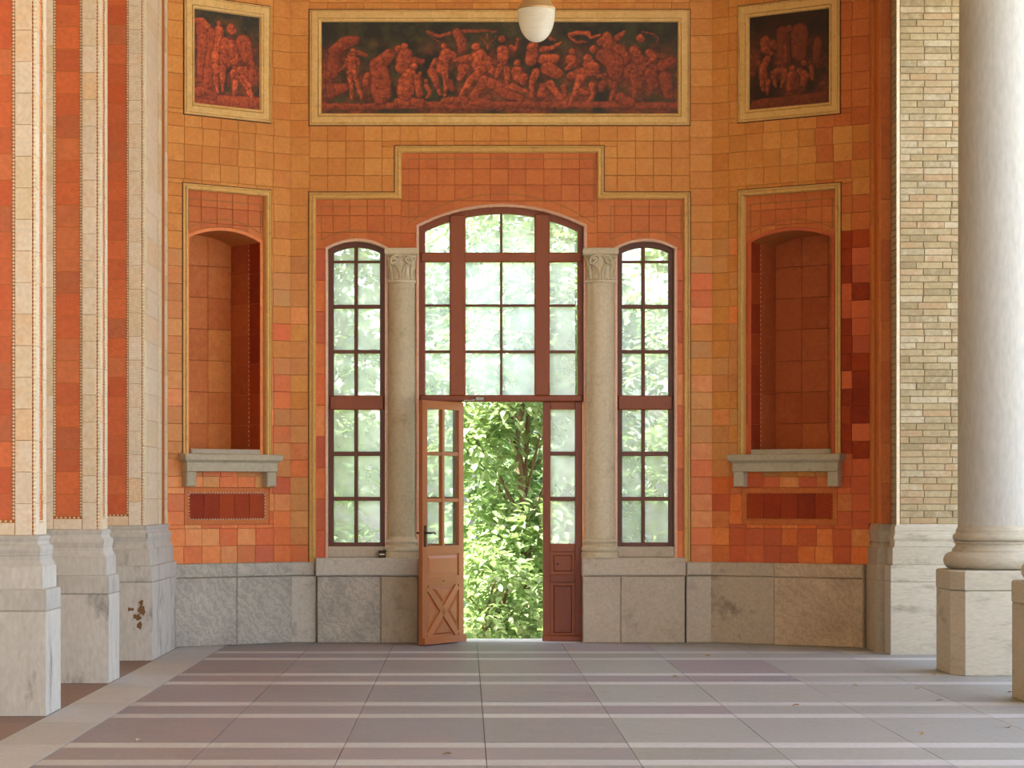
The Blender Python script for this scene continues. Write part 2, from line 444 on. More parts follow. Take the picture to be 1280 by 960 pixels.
def grid(parent, x0, x1, z0, z1, tw, th, y, matf, holes=(), arches=(), rz=0.0, org=(0,0), jitter=0.0, stagger=0.0):
    nz = max(1, round((z1-z0)/th)); nx = max(1, round((x1-x0)/tw))
    for j in range(nz):
        a, b = z0+(z1-z0)*j/nz, z0+(z1-z0)*(j+1)/nz
        off = stagger*(x1-x0)/nx*(j % 2)
        xs = [x0] + [x0+(x1-x0)*i/nx + off + random.uniform(-jitter, jitter) for i in range(1, nx)] + [x1]
        if off: xs.insert(1, x0+off)
        for i in range(len(xs)-1):
            rs = [(xs[i], xs[i+1], a, b)]
            for h in holes: rs = subtract(rs, h)
            for r in rs:
                if r[1]-r[0] < 0.02 or r[3]-r[2] < 0.02: continue
                m = matf((r[0]+r[1])/2, (r[2]+r[3])/2)
                # arches: (x0, x1, f) - everything below f(x) between x0 and x1 is open
                cut = None
                for ax0, ax1, f in arches:
                    if r[0] < ax1 and r[1] > ax0: cut = (ax0, ax1, f)
                if cut is None:
                    tile(parent, *r, y, m, rz, org=org)
                    continue
                ax0, ax1, f = cut
                g = 0.0015
                pts = sorted(set([r[0]+g, r[1]-g] + [r[0]+g+(r[1]-r[0]-2*g)*k/6 for k in range(7)] + [p for q in (ax0, ax1) if r[0] < q < r[1] for p in (q-0.0005, q+0.0005)]))
                low = [max(r[2]+g, f(p)) if ax0 < p < ax1 else r[2]+g for p in pts]
                if min(low) >= r[3]-g-0.004: continue
                if max(low) <= r[2]+g+1e-6:
                    tile(parent, *r, y, m, rz, org=org); continue
                # keep runs where something is left
                run = [(p, l) for p, l in zip(pts, low) if l < r[3]-g-0.001]
                if len(run) < 2: continue
                poly = run + [(run[-1][0], r[3]-g), (run[0][0], r[3]-g)]
                MB().prism(poly, y, y+0.03).build('tile', m, parent)

def arc_fn(x0, x1, spring, crest):
    """segmental arch as a function of x"""
    h, half, c = crest-spring, (x1-x0)/2, (x0+x1)/2
    R = (half*half + h*h)/(2*h)
    return lambda x: spring + math.sqrt(max(0, R*R-(x-c)**2)) - (R-h) if abs(x-c) <= half+1e-6 else spring
def arc_pts(x0, x1, spring, crest, n=16):
    f = arc_fn(x0, x1, spring, crest)
    return [(x0+(x1-x0)*i/n, f(x0+(x1-x0)*i/n)) for i in range(n+1)]

def pick(*pairs):
    mats = [p[0] for p in pairs]; w = [p[1] for p in pairs]
    return random.choices(mats, w)[0]

def beads(parent, path, pitch, r, y, name='bead_moulding', mat='white_trim', rz=0.0, org=(0,0)):
    """a row of small beads along an (x,z) polyline: one joined part"""
    mb = MB()
    for (xa, za), (xb, zb) in zip(path[:-1], path[1:]):
        ln = math.hypot(xb-xa, zb-za); n = max(1, int(ln/pitch))
        for i in range(n):
            t = (i+0.5)/n; x, z = xa+(xb-xa)*t, za+(zb-za)*t
            X = org[0]+math.cos(rz)*x-math.sin(rz)*y; Y = org[1]+math.sin(rz)*x+math.cos(rz)*y
            mb.add([(X-r,Y,z),(X+r,Y,z),(X,Y-r,z),(X,Y+r,z),(X,Y,z-r),(X,Y,z+r)],
                   [(0,2,5),(2,1,5),(1,3,5),(3,0,5),(2,0,4),(1,2,4),(3,1,4),(0,3,4)])
    return mb.build(name, mat, parent, kind='stuff')

CEIL = 7.6
Z_FR0, Z_FR1 = 5.685, 6.95        # frescoes, outer frame
Z_STEP, Z_STEP2 = 4.94, 5.45      # stepped moulding, low and high run
Z_DADO = 0.885
TILE = 0.187

# =================================================================== FLOOR
floor = MB().box(-6.4, 5.75, -33, 0.62, -0.25, -0.012).build('floor', 'joint', kind='structure')
bands = []                        # (y0, y1, kind) from the door towards the camera
yy = -0.10
pair_c = [-2.3 - 3.27*k for k in range(5)]
edges = []
for c in pair_c:
    edges += [(c+0.37, c+0.70, 'light'), (c-0.37, c+0.37, 'dark'), (c-0.70, c-0.37, 'light')]
prev = 0.60
seq = []
for a, b, k in edges:
    if prev - b > 0.05: seq.append((b, prev, 'wide'))
    seq.append((a, b, k)); prev = a
xj = [-2.58, -1.66, -0.78, 0.126, 1.05, 1.97, 2.91, 3.83, 4.75, 5.7]
for a, b, k in seq:
    for i in range(len(xj)-1):
        x0, x1 = xj[i], xj[i+1]
        if k == 'light': m = 'slab_light'
        elif x0 > 2.5 or (x0 > 1.0 and random.random() < 0.5): m = 'slab_green'
        else: m = 'slab_dark'
        w, d = x1-x0-0.005, b-a-0.004
        key = ('slab', round(w,3), round(d,3), m)
        if key not in TILES: TILES[key] = MB().box(-w/2, w/2, -d/2, d/2, -0.04, 0.0).mesh('floor_slab', m)
        link(bpy.data.objects.new('floor_slab', TILES[key]), floor, ((x0+x1)/2, (a+b)/2, random.uniform(-0.0015, 0.0)))
for i in range(12):               # pale border running along the piers, red slabs between the piers
    y1 = -0.2 - i*1.62
    MB().box(-3.05, -2.588, y1-1.612, y1, -0.04, 0.0).build('border_slab', 'slab_light', floor)
    MB().box(-4.4, -3.058, y1-1.612, y1, -0.04, -0.003).build('aisle_slab', 'slab_red', floor)

# =================================================================== CEILING AND OUTER SHELL
MB().box(-6.4, 5.75, -33, 0.62, CEIL, CEIL+0.35).build('ceiling', 'plaster', kind='structure')
MB().box(-6.4, -6.05, -33, 0.62, -0.25, CEIL).build('wall_left', 'plaster', kind='structure')
MB().box(4.35, 5.35, -33, -1.7, 6.75, CEIL).build('trim_1', 'plaster_out', kind='structure')

# =================================================================== BACK WALL (centre)
XF0, XF1 = -1.925, 2.708          # folds to the canted walls
wl, wr = (cx(410), cx(481)), (cx(772), cx(843))     # side window openings
wc = (cx(523.5), cx(730))                           # centre opening
W_SPR, W_CR = cz(311), cz(301.5)
C_SPR, C_CR = cz(283), cz(258)
SILL = cz(697)
fl, fr_, fc = arc_fn(*wl, W_SPR, W_CR), arc_fn(*wr, W_SPR, W_CR), arc_fn(*wc, C_SPR, C_CR)
pl = [(XF0-0.25, SILL-0.05)]
for (a, b), spr, cr, low in ((wl, W_SPR, W_CR, SILL-0.05), (wc, C_SPR, C_CR, 0.0), (wr, W_SPR, W_CR, SILL-0.05)):
    if low == 0.0:
        pl += [(a, SILL-0.05)] + arc_pts(a, b, spr, cr) + [(b, SILL-0.05)]
    else:
        pl += [(a, low)] + arc_pts(a, b, spr, cr) + [(b, low)]
pl += [(XF1+0.25, SILL-0.05), (XF1+0.25, CEIL), (XF0-0.25, CEIL)]
# the recessed window field is a step behind the outer field: core front 0.055, outer field plates on top
wall_back = MB().prism(pl, 0.055, 0.55).build('wall_back', 'mortar', kind='structure')
px0, px1 = cx(387), cx(862)       # outline of the stepped panel
sx0, sx1 = cx(494), cx(754)
outer = MB()
outer.prism([(XF0-0.02, SILL-0.05), (px0, SILL-0.05), (px0, CEIL), (XF0-0.02, CEIL)], 0.025, 0.06)
outer.prism([(px1, SILL-0.05), (XF1+0.02, SILL-0.05), (XF1+0.02, CEIL), (px1, CEIL)], 0.025, 0.06)
outer.prism([(px0, Z_STEP), (sx0, Z_STEP), (sx0, Z_STEP2), (sx1, Z_STEP2), (sx1, Z_STEP), (px1, Z_STEP), (px1, CEIL), (px0, CEIL)], 0.025, 0.06)
outer.build('wall_field', 'mortar', wall_back)

def m_outer(x, z):
    if z > 4.2: return pick(('ochre', 1))
    if z > 2.3: return pick(('tan', 4), ('orange', 2), ('ochre', 2))
    return pick(('orange', 6), ('tan', 3), ('red', 0.6))
hol = [(cx(387), cx(862), Z_FR0, Z_FR1), (px0, px1, 0, Z_STEP), (sx0, sx1, 0, Z_STEP2)]
grid(wall_back, XF0-0.003, px0, Z_DADO, CEIL, 0.22, TILE, 0.0, m_outer, rz=0)
grid(wall_back, px1, XF1+0.003, Z_DADO, CEIL, 0.24, TILE, 0.0, m_outer)
grid(wall_back, px0, px1, Z_STEP, CEIL, 0.198, TILE, 0.0, m_outer, holes=hol)

# stepped moulding with its window field
panel = MB().sweep([(px0, Z_DADO), (px0, Z_STEP), (sx0, Z_STEP), (sx0, Z_STEP2), (sx1, Z_STEP2), (sx1, Z_STEP), (px1, Z_STEP), (px1, Z_DADO)],
           [(0.004, -0.03), (0.004, 0.012), (-0.012, 0.02), (-0.018, 0.004), (-0.026, 0.004), (-0.034, 0.022), (-0.05, 0.024), (-0.062, 0.006), (-0.066, -0.01), (-0.070, -0.03)]).build('panel_moulding', 'gold', wall_back)
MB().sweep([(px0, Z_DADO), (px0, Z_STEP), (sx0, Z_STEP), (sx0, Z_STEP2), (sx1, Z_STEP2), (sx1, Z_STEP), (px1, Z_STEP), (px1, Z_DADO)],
           [(0.016, -0.02), (0.016, 0.002), (0.005, 0.002), (0.005, -0.02)]).build('painted_gap_shade', 'shade_brown', wall_back)  # closed dark strip; the shade of a gap beside the moulding, as colour
field = MB().prism([(px0+0.005, Z_DADO+0.06), (px0+0.01, Z_DADO+0.06), (px0+0.01, Z_DADO+0.07), (px0+0.005, Z_DADO+0.07)], 0.05, 0.06).build('window_field', 'mortar', wall_back)
def m_field(x, z):
    if z > 4.32: return 'ochre_red'
    return pick(('red', 3), ('orange', 4))
arch3 = [(wl[0]-0.035, wl[1]+0.035, arc_fn(wl[0]-0.035, wl[1]+0.035, W_SPR+0.02, W_CR+0.035)),
         (wr[0]-0.035, wr[1]+0.035, arc_fn(wr[0]-0.035, wr[1]+0.035, W_SPR+0.02, W_CR+0.035)),
         (wc[0]-0.035, wc[1]+0.035, arc_fn(wc[0]-0.035, wc[1]+0.035, C_SPR+0.02, C_CR+0.035))]
colx = (cx(502), cx(750.5)); CAP_TOP = cz(311)
e = 0.066
grid(field, px0+e, wl[0]-0.035, Z_DADO, W_SPR, 0.2, TILE*1.9, 0.03, m_field)
grid(field, wr[1]+0.035, px1-e, Z_DADO, W_SPR, 0.2, TILE*1.9, 0.03, m_field)
grid(field, px0+e, sx0+e, W_SPR, Z_STEP-e, 0.2, TILE, 0.03, m_field, arches=arch3)
grid(field, sx1-e, px1-e, W_SPR, Z_STEP-e, 0.2, TILE, 0.03, m_field, arches=arch3)
grid(field, sx0+e, sx1-e, W_SPR, Z_STEP2-e, 0.2, TILE, 0.03, m_field, arches=arch3)
# inlaid outline panels
il = [(-0.004, -0.03), (-0.004, 0.0), (0.004, 0.0), (0.004, -0.03)]
def inlay(path, closed=False, y=0.027):
    MB().sweep(path, il, closed, y=y).build('inlay_line', 'inlay', wall_back)
for (a, b), m_ in ((wl, 1), (wr, -1)):
    q = arc_pts(a-0.075, b+0.075 if m_ > 0 else b+0.075, W_SPR+0.10, W_CR+0.125, 12)
    inlay(q + [(q[-1][0], Z_STEP-0.145), (q[0][0], Z_STEP-0.145)], True)
q = arc_pts(wc[0]-0.11, wc[1]+0.11, C_SPR+0.04, C_CR+0.14, 18)
inlay(q + [(q[-1][0], Z_STEP2-0.135), (q[0][0], Z_STEP2-0.135)], True)
# thin rounded mouldings round the three openings
ap = [(0.0, -0.12), (0.0, 0.0), (0.008, 0.014), (0.02, 0.018), (0.032, 0.010), (0.036, -0.005), (0.036, -0.03)]
for (a, b), spr, cr, zb in ((wl, W_SPR, W_CR, SILL), (wr, W_SPR, W_CR, SILL)):
    MB().sweep([(a, zb)] + arc_pts(a, b, spr, cr) + [(b, zb)], ap, y=0.03).build('arch_moulding', 'pink_trim', wall_back, smooth=True)
MB().sweep([(wc[0], SILL)] + arc_pts(*wc, C_SPR, C_CR, 24) + [(wc[1], SILL)], ap, y=0.03).build('arch_moulding', 'pink_trim', wall_back, smooth=True)

# =================================================================== WINDOWS
def pane(parent, x0, x1, z0, z1, y, f=None, mat='glass'):
    if f is None: poly = [(x0,z0),(x1,z0),(x1,z1),(x0,z1)]
    else:
        n = 8; poly = [(x0,z0),(x1,z0)] + [(x1+(x0-x1)*i/n, f(x1+(x0-x1)*i/n)) for i in range(n+1)]
    return MB().prism(poly, y, y+0.006).build('pane', mat, parent)

WY = 0.14                          # depth of the window plane behind the wall face
def zc(py): return cz(py, WY)
def xc(px): return cx(px, WY)
def arched_window(idx, ab, cols, rows, spr, cr, mat, zbot, fullmull):
    """frame following the arch, glazing bars, each pane its own part"""
    a, b = ab
    root = MB().sweep([(a, zbot)] + arc_pts(a, b, spr, cr, 20) + [(b, zbot)],
                      [(0.0, -0.07), (0.0, 0.0), (-0.05, 0.0), (-0.058, -0.012), (-0.058, -0.07)], y=WY-0.03).build('window_%d' % idx, mat, kind='structure')
    return root

def side_window(idx, ab, cl, shift):
    a, b = ab
    root = arched_window(idx, ab, None, None, W_SPR, W_CR, 'wood_dark', zc(683), None)
    f = arc_fn(a, b, W_SPR, W_CR)
    rows = [(678, 626), (621, 570), (564.5, 513), (494, 442), (437.5, 386), (381, 329)]
    xm0, xm1 = xc(cl[1]), xc(cl[2]); xa, xb = xc(cl[0]), xc(cl[3])
    xi0, xi1 = a+0.045, b-0.045
    MB().box(xi0, xi1, WY-0.03, WY+0.04, zc(683), zc(678)).build('bottom_rail', 'wood_dark', root)
    MB().cbox(a+0.01, b-0.01, WY-0.045, WY+0.04, zc(512.5), zc(494.5), 0.012).build('transom', 'wood', root)
    MB().cbox(xm0, xm1, WY-0.025, WY+0.03, zc(678), zc(512), 0.008).build('glazing_bar', 'wood_dark', root)
    MB().cbox(xm0, xm1, WY-0.025, WY+0.03, zc(495), f((xm0+xm1)/2)-0.03, 0.008).build('glazing_bar', 'wood_dark', root)
    for p0, p1 in ((626, 621), (570, 564.5), (442, 437.5), (386, 381), (329, 326)):
        MB().cbox(xi0, xi1, WY-0.022, WY+0.03, zc(p0), zc(p1), 0.006).build('glazing_bar', 'wood_dark', root)
    for x0, x1 in ((xi0, xm0), (xm1, xi1)):
        for r0, r1 in rows: pane(root, x0, x1, zc(r0)-0.005, zc(r1)+0.005, WY)
        pane(root, x0, x1, zc(327), 0, WY, lambda x: f(x)-0.04)
    # stone sill under the window
    MB().cbox(a-0.005, b+0.005, 0.03, 0.4, SILL, zc(683), 0.01).build('window_sill', 'stone_warm', root)
    return root
side_window(1, wl, (416, 443, 447.5, 476), 0)
side_window(3, wr, (774, 801.5, 806, 834), 0)

# centre window above the door
TR0, TR1 = zc(502.5), zc(494)
root2 = MB().sweep([(wc[0], TR0)] + arc_pts(*wc, C_SPR, C_CR, 28) + [(wc[1], TR0)],
        [(0.0, -0.07), (0.0, 0.0), (-0.062, 0.0), (-0.07, -0.012), (-0.07, -0.07)], y=WY-0.03).build('window_2', 'wood', kind='structure')
MB().cbox(wc[0]+0.01, wc[1]-0.01, WY-0.06, WY+0.05, TR0, TR1, 0.015).build('transom', 'wood', root2)
MB().cbox(wc[0]+0.02, wc[1]-0.02, WY-0.045, WY+0.045, zc(328), zc(316), 0.012).build('transom', 'wood', root2)
for p0, p1 in ((562, 582), (668, 687)):
    xm = (xc(p0)+xc(p1))/2
    MB().cbox(xc(p0), xc(p1), WY-0.05, WY+0.05, TR1-0.01, fc(xm)-0.02, 0.014).build('mullion', 'wood', root2)
MB().cbox(xc(625), xc(628), WY-0.025, WY+0.03, TR1, fc(xc(626))-0.03, 0.006).build('glazing_bar', 'wood_dark', root2)
for (x0, x1) in ((532, 562), (582, 668), (687, 718)):
    for p0, p1 in ((441.5, 438), (383.5, 380.5)):
        MB().cbox(xc(x0)-0.01, xc(x1)+0.01, WY-0.022, WY+0.03, zc(p0), zc(p1), 0.006).build('glazing_bar', 'wood_dark', root2)
for (x0, x1) in ((531, 562), (582, 625), (628, 668), (687, 719)):
    for r0, r1 in ((494, 441), (438, 383), (381, 328)): pane(root2, xc(x0), xc(x1), zc(r0), zc(r1), WY)
    pane(root2, xc(x0), xc(x1), zc(317), 0, WY, lambda x: fc(x)-0.05)

# =================================================================== DOORS
# frame posts beside the two fixed side leaves
def fixed_leaf(idx, p0, p1, g0, g1):
    root = MB().cbox(xc(p0), xc(g0), WY-0.03, WY+0.03, 0.0, TR0, 0.006).build('door_%d' % idx, 'wood', kind='structure')
    MB().cbox(xc(g1), xc(p1), WY-0.03, WY+0.03, 0.0, TR0, 0.006).build('stile', 'wood', root)
    for z0, z1 in ((0.0, zc(795)), (zc(786), zc(786)+0.001), (zc(728), zc(718)), (zc(690), zc(679.5)), (zc(512), TR0)):
        if z1-z0 > 0.01: MB().cbox(xc(g0), xc(g1), WY-0.03, WY+0.03, z0, z1, 0.005).build('rail', 'wood', root)
    for q0, q1 in ((626.5, 621), (569.5, 564.5)):
        MB().cbox(xc(g0), xc(g1), WY-0.022, WY+0.022, zc(q0), zc(q1), 0.006).build('glazing_bar', 'wood_dark', root)
    for r0, r1 in ((679.5, 626.5), (621, 569.5), (564.5, 512)): pane(root, xc(g0), xc(g1), zc(r0), zc(r1), WY)
    for r0, r1 in ((795, 728), (718, 690)):
        MB().box(xc(g0), xc(g1), WY-0.012, WY+0.012, zc(r0), zc(r1)).build('panel', 'wood', root)
        MB().cbox(xc(g0)+0.03, xc(g1)-0.03, WY-0.024, WY, zc(r0)+0.03, zc(r1)-0.03, 0.014).build('raised_field', 'wood', root)
    MB().cbox(xc(p0)-0.005, xc(p1)+0.005, WY-0.05, WY+0.03, 0.0, 0.075, 0.012).build('kick_board', 'wood', root)
    return root
d2 = fixed_leaf(2, 678.5, 728, 688, 718.5)
MB().lathe([(0.012, -0.006), (0.012, 0.006)], n=10).build('keyhole', 'metal_dark', d2, (xc(697), WY-0.027, zc(705)))
d3 = fixed_leaf(3, 525, 577, 534, 566)

# the open leaf, hinged on the left post, swung into the room
LW, LH = 0.885, zc(503.5)-0.012
TH = 0.045
hx, hy = cx(577.5, 0.10), 0.08
leaf = bpy.data.objects.new('door_1', None)
link(leaf, None, (hx, hy, 0.012), math.radians(240), 'structure')
def lz(py): return cz(py, -0.3) - 0.012
st = 0.105
for a, b in ((0, st), (LW-st, LW)): MB().box(a, b, -TH/2, TH/2, 0, LH).build('stile', 'wood_lit', leaf)
zr = [(0.0, lz(796)), (lz(731), lz(720)), (lz(692), lz(682)), (lz(512), LH)]
for a, b in zr: MB().box(st, LW-st, -TH/2, TH/2, a, b).build('rail', 'wood_lit', leaf)
gm = LW/2
MB().box(gm-0.024, gm+0.024, -TH/2, TH/2, lz(682), lz(512)).build('glazing_bar', 'wood_lit', leaf)
for q0, q1 in ((627.5, 623), (569.5, 565)): MB().box(st, LW-st, -0.018, 0.018, lz(q0), lz(q1)).build('glazing_bar', 'wood_lit', leaf)
for a, b in ((st, gm-0.024), (gm+0.024, LW-st)):
    for r0, r1 in ((682, 627.5), (623, 569.5), (565, 512)): pane(leaf, a, b, lz(r0), lz(r1), -0.003, mat='glass_clear')
MB().box(st, LW-st, -0.010, 0.010, lz(720), lz(692)).build('panel', 'wood_lit', leaf)
MB().add(*(lambda a, b, c, d: ([(a,0.010,c),(b,0.010,c),(b,0.010,d),(a,0.010,d),(a+.03,.02,c+.03),(b-.03,.02,c+.03),(b-.03,.02,d-.03),(a+.03,.02,d-.03)],
        [(4,5,6,7),(0,1,5,4),(1,2,6,5),(2,3,7,6),(3,0,4,7)]))(st+0.02, LW-st-0.02, lz(720)+0.02, lz(692)-0.02)).build('raised_field', 'wood_lit', leaf)
z0, z1 = lz(796), lz(731)
MB().box(st, LW-st, -0.008, 0.006, z0, z1).build('panel', 'wood_lit', leaf)
def brace(xa, za, xb, zb, w):
    d = Vector((xb-xa, zb-za)).normalized(); n = Vector((-d.y, d.x))*w
    return [(xa+n.x, za+n.y), (xa-n.x, za-n.y), (xb-n.x, zb-n.y), (xb+n.x, zb+n.y)]
for xa, za, xb, zb in ((st, z0, LW-st, z1), (LW-st, z0, st, z1)):
    dx, dz = (xb-xa)*0.03, (zb-za)*0.03
    MB().prism(brace(xa+dx, za+dz, xb-dx, zb-dz, 0.04), -0.022, 0.022).build('cross_brace', 'wood_lit', leaf)
ins = 0.075
c_x, c_z = (st+LW-st)/2, (z0+z1)/2
for tri in (((st+0.12, z0+0.03), (LW-st-0.12, z0+0.03), (c_x, c_z-0.09)), ((LW-st-0.12, z1-0.03), (st+0.12, z1-0.03), (c_x, c_z+0.09)),
            ((st+0.03, z1-0.10), (st+0.03, z0+0.10), (c_x-0.11, c_z)), ((LW-st-0.03, z0+0.10), (LW-st-0.03, z1-0.10), (c_x+0.11, c_z))):
    g = ((tri[0][0]+tri[1][0]+tri[2][0])/3, (tri[0][1]+tri[1][1]+tri[2][1])/3)
    inn = [(p[0]*0.7+g[0]*0.3, p[1]*0.7+g[1]*0.3) for p in tri]
    MB().add([(p[0], 0.006, p[1]) for p in tri] + [(p[0], 0.02, p[1]) for p in inn], [(3,4,5),(0,1,4,3),(1,2,5,4),(2,0,3,5)]).build('raised_field', 'wood_lit', leaf)
MB().box(-0.01, LW, TH/2, TH/2+0.03, 0.0, 0.075).build('kick_board', 'wood_lit', leaf)
for s in (1, -1):
    hd = MB().box(LW-0.075, LW-0.035, s*TH/2-0.003, s*TH/2+0.006, 1.05, 1.28).build('handle_plate', 'metal_dark', leaf)
    MB().tube([(LW-0.055, s*TH/2, 1.2), (LW-0.055, s*(TH/2+0.055), 1.2), (LW-0.075, s*(TH/2+0.065), 1.2), (LW-0.15, s*(TH/2+0.06), 1.205), (LW-0.19, s*(TH/2+0.05), 1.185)], [0.011,0.011,0.011,0.009,0.007], 8).build('door_handle', 'metal_dark', hd)
MB().lathe([(0.014, -0.004), (0.014, 0.004)], n=10).build('bolt_head', 'metal_dark', leaf, (LW*0.5, TH/2+0.003, lz(726)))
for z in (0.35, 1.4, 2.4): MB().lathe([(0.013, -0.06), (0.013, 0.06)], n=10).build('hinge', 'metal_dark', leaf, (0.0, -TH/2-0.004, z))
tag(MB().cbox(cx(594), cx(605), 0.03, 0.085, cz(500.5), cz(496), 0.008).add([(cx(580),0.05,cz(500)),(cx(594),0.05,cz(499)),(cx(594),0.07,cz(499)),(cx(580),0.07,cz(500)),(cx(580),0.05,cz(501)),(cx(594),0.05,cz(500.5)),(cx(594),0.07,cz(500.5)),(cx(580),0.07,cz(501))],
    [(0,1,2,3),(4,7,6,5),(0,4,5,1),(1,5,6,2),(2,6,7,3),(3,7,4,0)]).build('door_closer', 'metal_grey'), 'small grey metal closer with arm above the open doorway', 'door closer')

# =================================================================== DADO (stone base)
def block(parent, x0, x1, z0, z1, y, mat, name='stone_block', thick=0.25, c=0.01):
    return MB().cbox(x0+0.002, x1-0.002, y, y+thick, z0, z1, c).build(name, mat, parent)
dado = link(bpy.data.objects.new('baseboard_back', None), None, kind='structure')
Zl0, Zl1 = 0.735, Z_DADO
YD = -0.055
def dado_run(parent, spans, y, z1=Zl1):
    for a, b, m in spans: block(parent, a, b, 0.0, Zl0-0.006, y, m)
def ledge_run(parent, spans, y, z1=Zl1, z0=Zl0):
    for a, b, m in spans: block(parent, a, b, z0, z1, y, m, 'ledge_stone', c=0.014)
dado_run(dado, [(XF0-0.01, cx(396), 'stone'), ], YD)
ledge_run(dado, [(XF0-0.01, cx(394), 'stone')], YD)
dado_run(dado, [(cx(857), XF1+0.01, 'stone_warm')], YD)
ledge_run(dado, [(cx(857), XF1+0.01, 'stone_warm')], YD)
YP = -0.13
dado_run(dado, [(cx(397), cx(476.5), 'marble'), (cx(476.5), cx(523), 'stone_warm'), (cx(728), cx(775), 'stone_warm'), (cx(775), cx(855), 'stone_warm')], YP)
ledge_run(dado, [(cx(395), cx(523.5), 'stone'), (cx(727), cx(856), 'stone_warm')], YP-0.012, SILL)
for a, b in ((cx(395), wc[0]), (wc[1], cx(856))):          # core behind the stone facing
    MB().box(a, b, YP+0.2, 0.5, 0.0, SILL-0.02).build('dado_core', 'stone_warm', dado)
for a, b in ((XF0-0.1, cx(396)), (cx(856), XF1+0.1)):
    MB().box(a, b, 0.1, 0.5, 0.0, SILL-0.02).build('dado_core', 'stone_warm', dado)
MB().box(wc[0], wc[1], -0.05, 0.6, -0.03, 0.008).build('threshold', 'slab_light', dado)

# =================================================================== ENGAGED COLUMNS WITH LEAF CAPITALS
def engaged_column(x, r, label):
    zb, zt = SILL, CAP_TOP
    t = thing('engaged_column', label, 'column', (x, 0.06, zb), group='engaged columns by the doorway')
    H = zt-zb; cap = 0.36; base = 0.22
    MB().lathe([(r*1.26, 0.0), (r*1.26, 0.06), (r*1.17, 0.062), (r*1.24, 0.075), (r*1.26, 0.095), (r*1.22, 0.118), (r*1.12, 0.126), (r*1.04, 0.14), (r*1.04, 0.158), (r*1.13, 0.162), (r*1.17, 0.178), (r*1.13, 0.196), (r*1.03, 0.2), (r*1.03, 0.215), (r, base+0.01)], n=36).build('column_base', 'stone_col', t, smooth=True)
    MB().lathe([(r, base), (r*0.985, H*0.5), (r*0.95, H-cap-0.01)], n=36).build('shaft', 'stone_col', t, smooth=True)
    c = MB()
    c.lathe([(r*1.02, H-cap-0.02), (r*1.06, H-cap-0.012), (r*1.06, H-cap+0.012), (r*0.98, H-cap+0.02), (r*0.96, H-cap+0.1), (r*1.0, H-0.12), (r*1.1, H-0.075), (r*1.12, H-0.07)], n=36)
    cp = c.build('capital', 'stone_col', t, smooth=True)
    w = r*1.16
    MB().rings(-w, w, -w, w, [(-0.015, H-0.075), (0.0, H-0.06), (0.0, H-0.012), (-0.004, H)]).build('abacus', 'stone_col', cp)
    zc0 = H-cap
    for s in (-1, 1):      # two front volutes and the leaf stems below them
        pts, rr = [], []
        for i in range(26):
            a = i/25*2*math.pi*1.35; q = 0.058*(1-i/25*0.72)
            pts.append((s*(r*0.48 - q*math.cos(a)*0.95), -r*1.03-0.006-0.01*(i/25), zc0+0.225+q*math.sin(a+0.4))); rr.append(0.015)
        MB().tube(pts, rr, 6).build('volute', 'stone_col', cp, smooth=True)
        MB().tube([(s*0.012, -r*0.99, zc0+0.02), (s*0.014, -r*1.01, zc0+0.09), (s*r*0.2, -r*1.02, zc0+0.15), (s*r*0.48, -r*1.0, zc0+0.185), (s*r*0.82, -r*0.82, zc0+0.19)], [0.015,0.017,0.018,0.019,0.010], 6).build('acanthus_stem', 'stone_col', cp, smooth=True)
        MB().tube([(s*r*0.66, -r*0.74, zc0+0.02), (s*r*0.68, -r*0.78, zc0+0.12), (s*r*0.8, -r*0.76, zc0+0.2), (s*r*0.95, -r*0.72, zc0+0.26)], [0.015,0.018,0.022,0.013], 6).build('acanthus_stem', 'stone_col', cp, smooth=True)
        for fx, fz in ((0.3, 0.02), (0.85, 0.02)):
            a = -math.pi/2 + s*math.asin(min(0.99, fx))
            X, Y = r*math.cos(a), r*math.sin(a)
            MB().add([(X*1.0-0.03*math.sin(-a), Y*1.0, zc0+0.02),(X+0.03*math.sin(-a), Y, zc0+0.02),(X*1.08, Y*1.08, zc0+0.11),(X*1.14, Y*1.14-0.004, zc0+0.15),(X*0.9, Y*0.9, zc0+0.1)],
                     [(0,1,2),(0,2,4),(1,4,2),(2,3,4),(0,4,1)]).build('acanthus_leaf', 'stone_col', cp)
    return t
engaged_column(colx[0], 0.158, 'sandy stone column with leaf capital between the doorway and the junction-box window')
engaged_column(colx[1], 0.166, 'sandy stone column with leaf capital beside the closed red-brown door leaf')
MB_box = MB().cbox(cx(473.5), cx(482), -0.05, 0.02, SILL, cz(688), 0.006).build('junction_box', 'metal_dark')
tag(MB_box, 'small dark box lying on the stone sill at a column foot', 'box')
MB().box(cx(474.5), cx(481), -0.056, -0.049, cz(693.5), cz(692)).build('white_stripe', 'white_trim', MB_box)

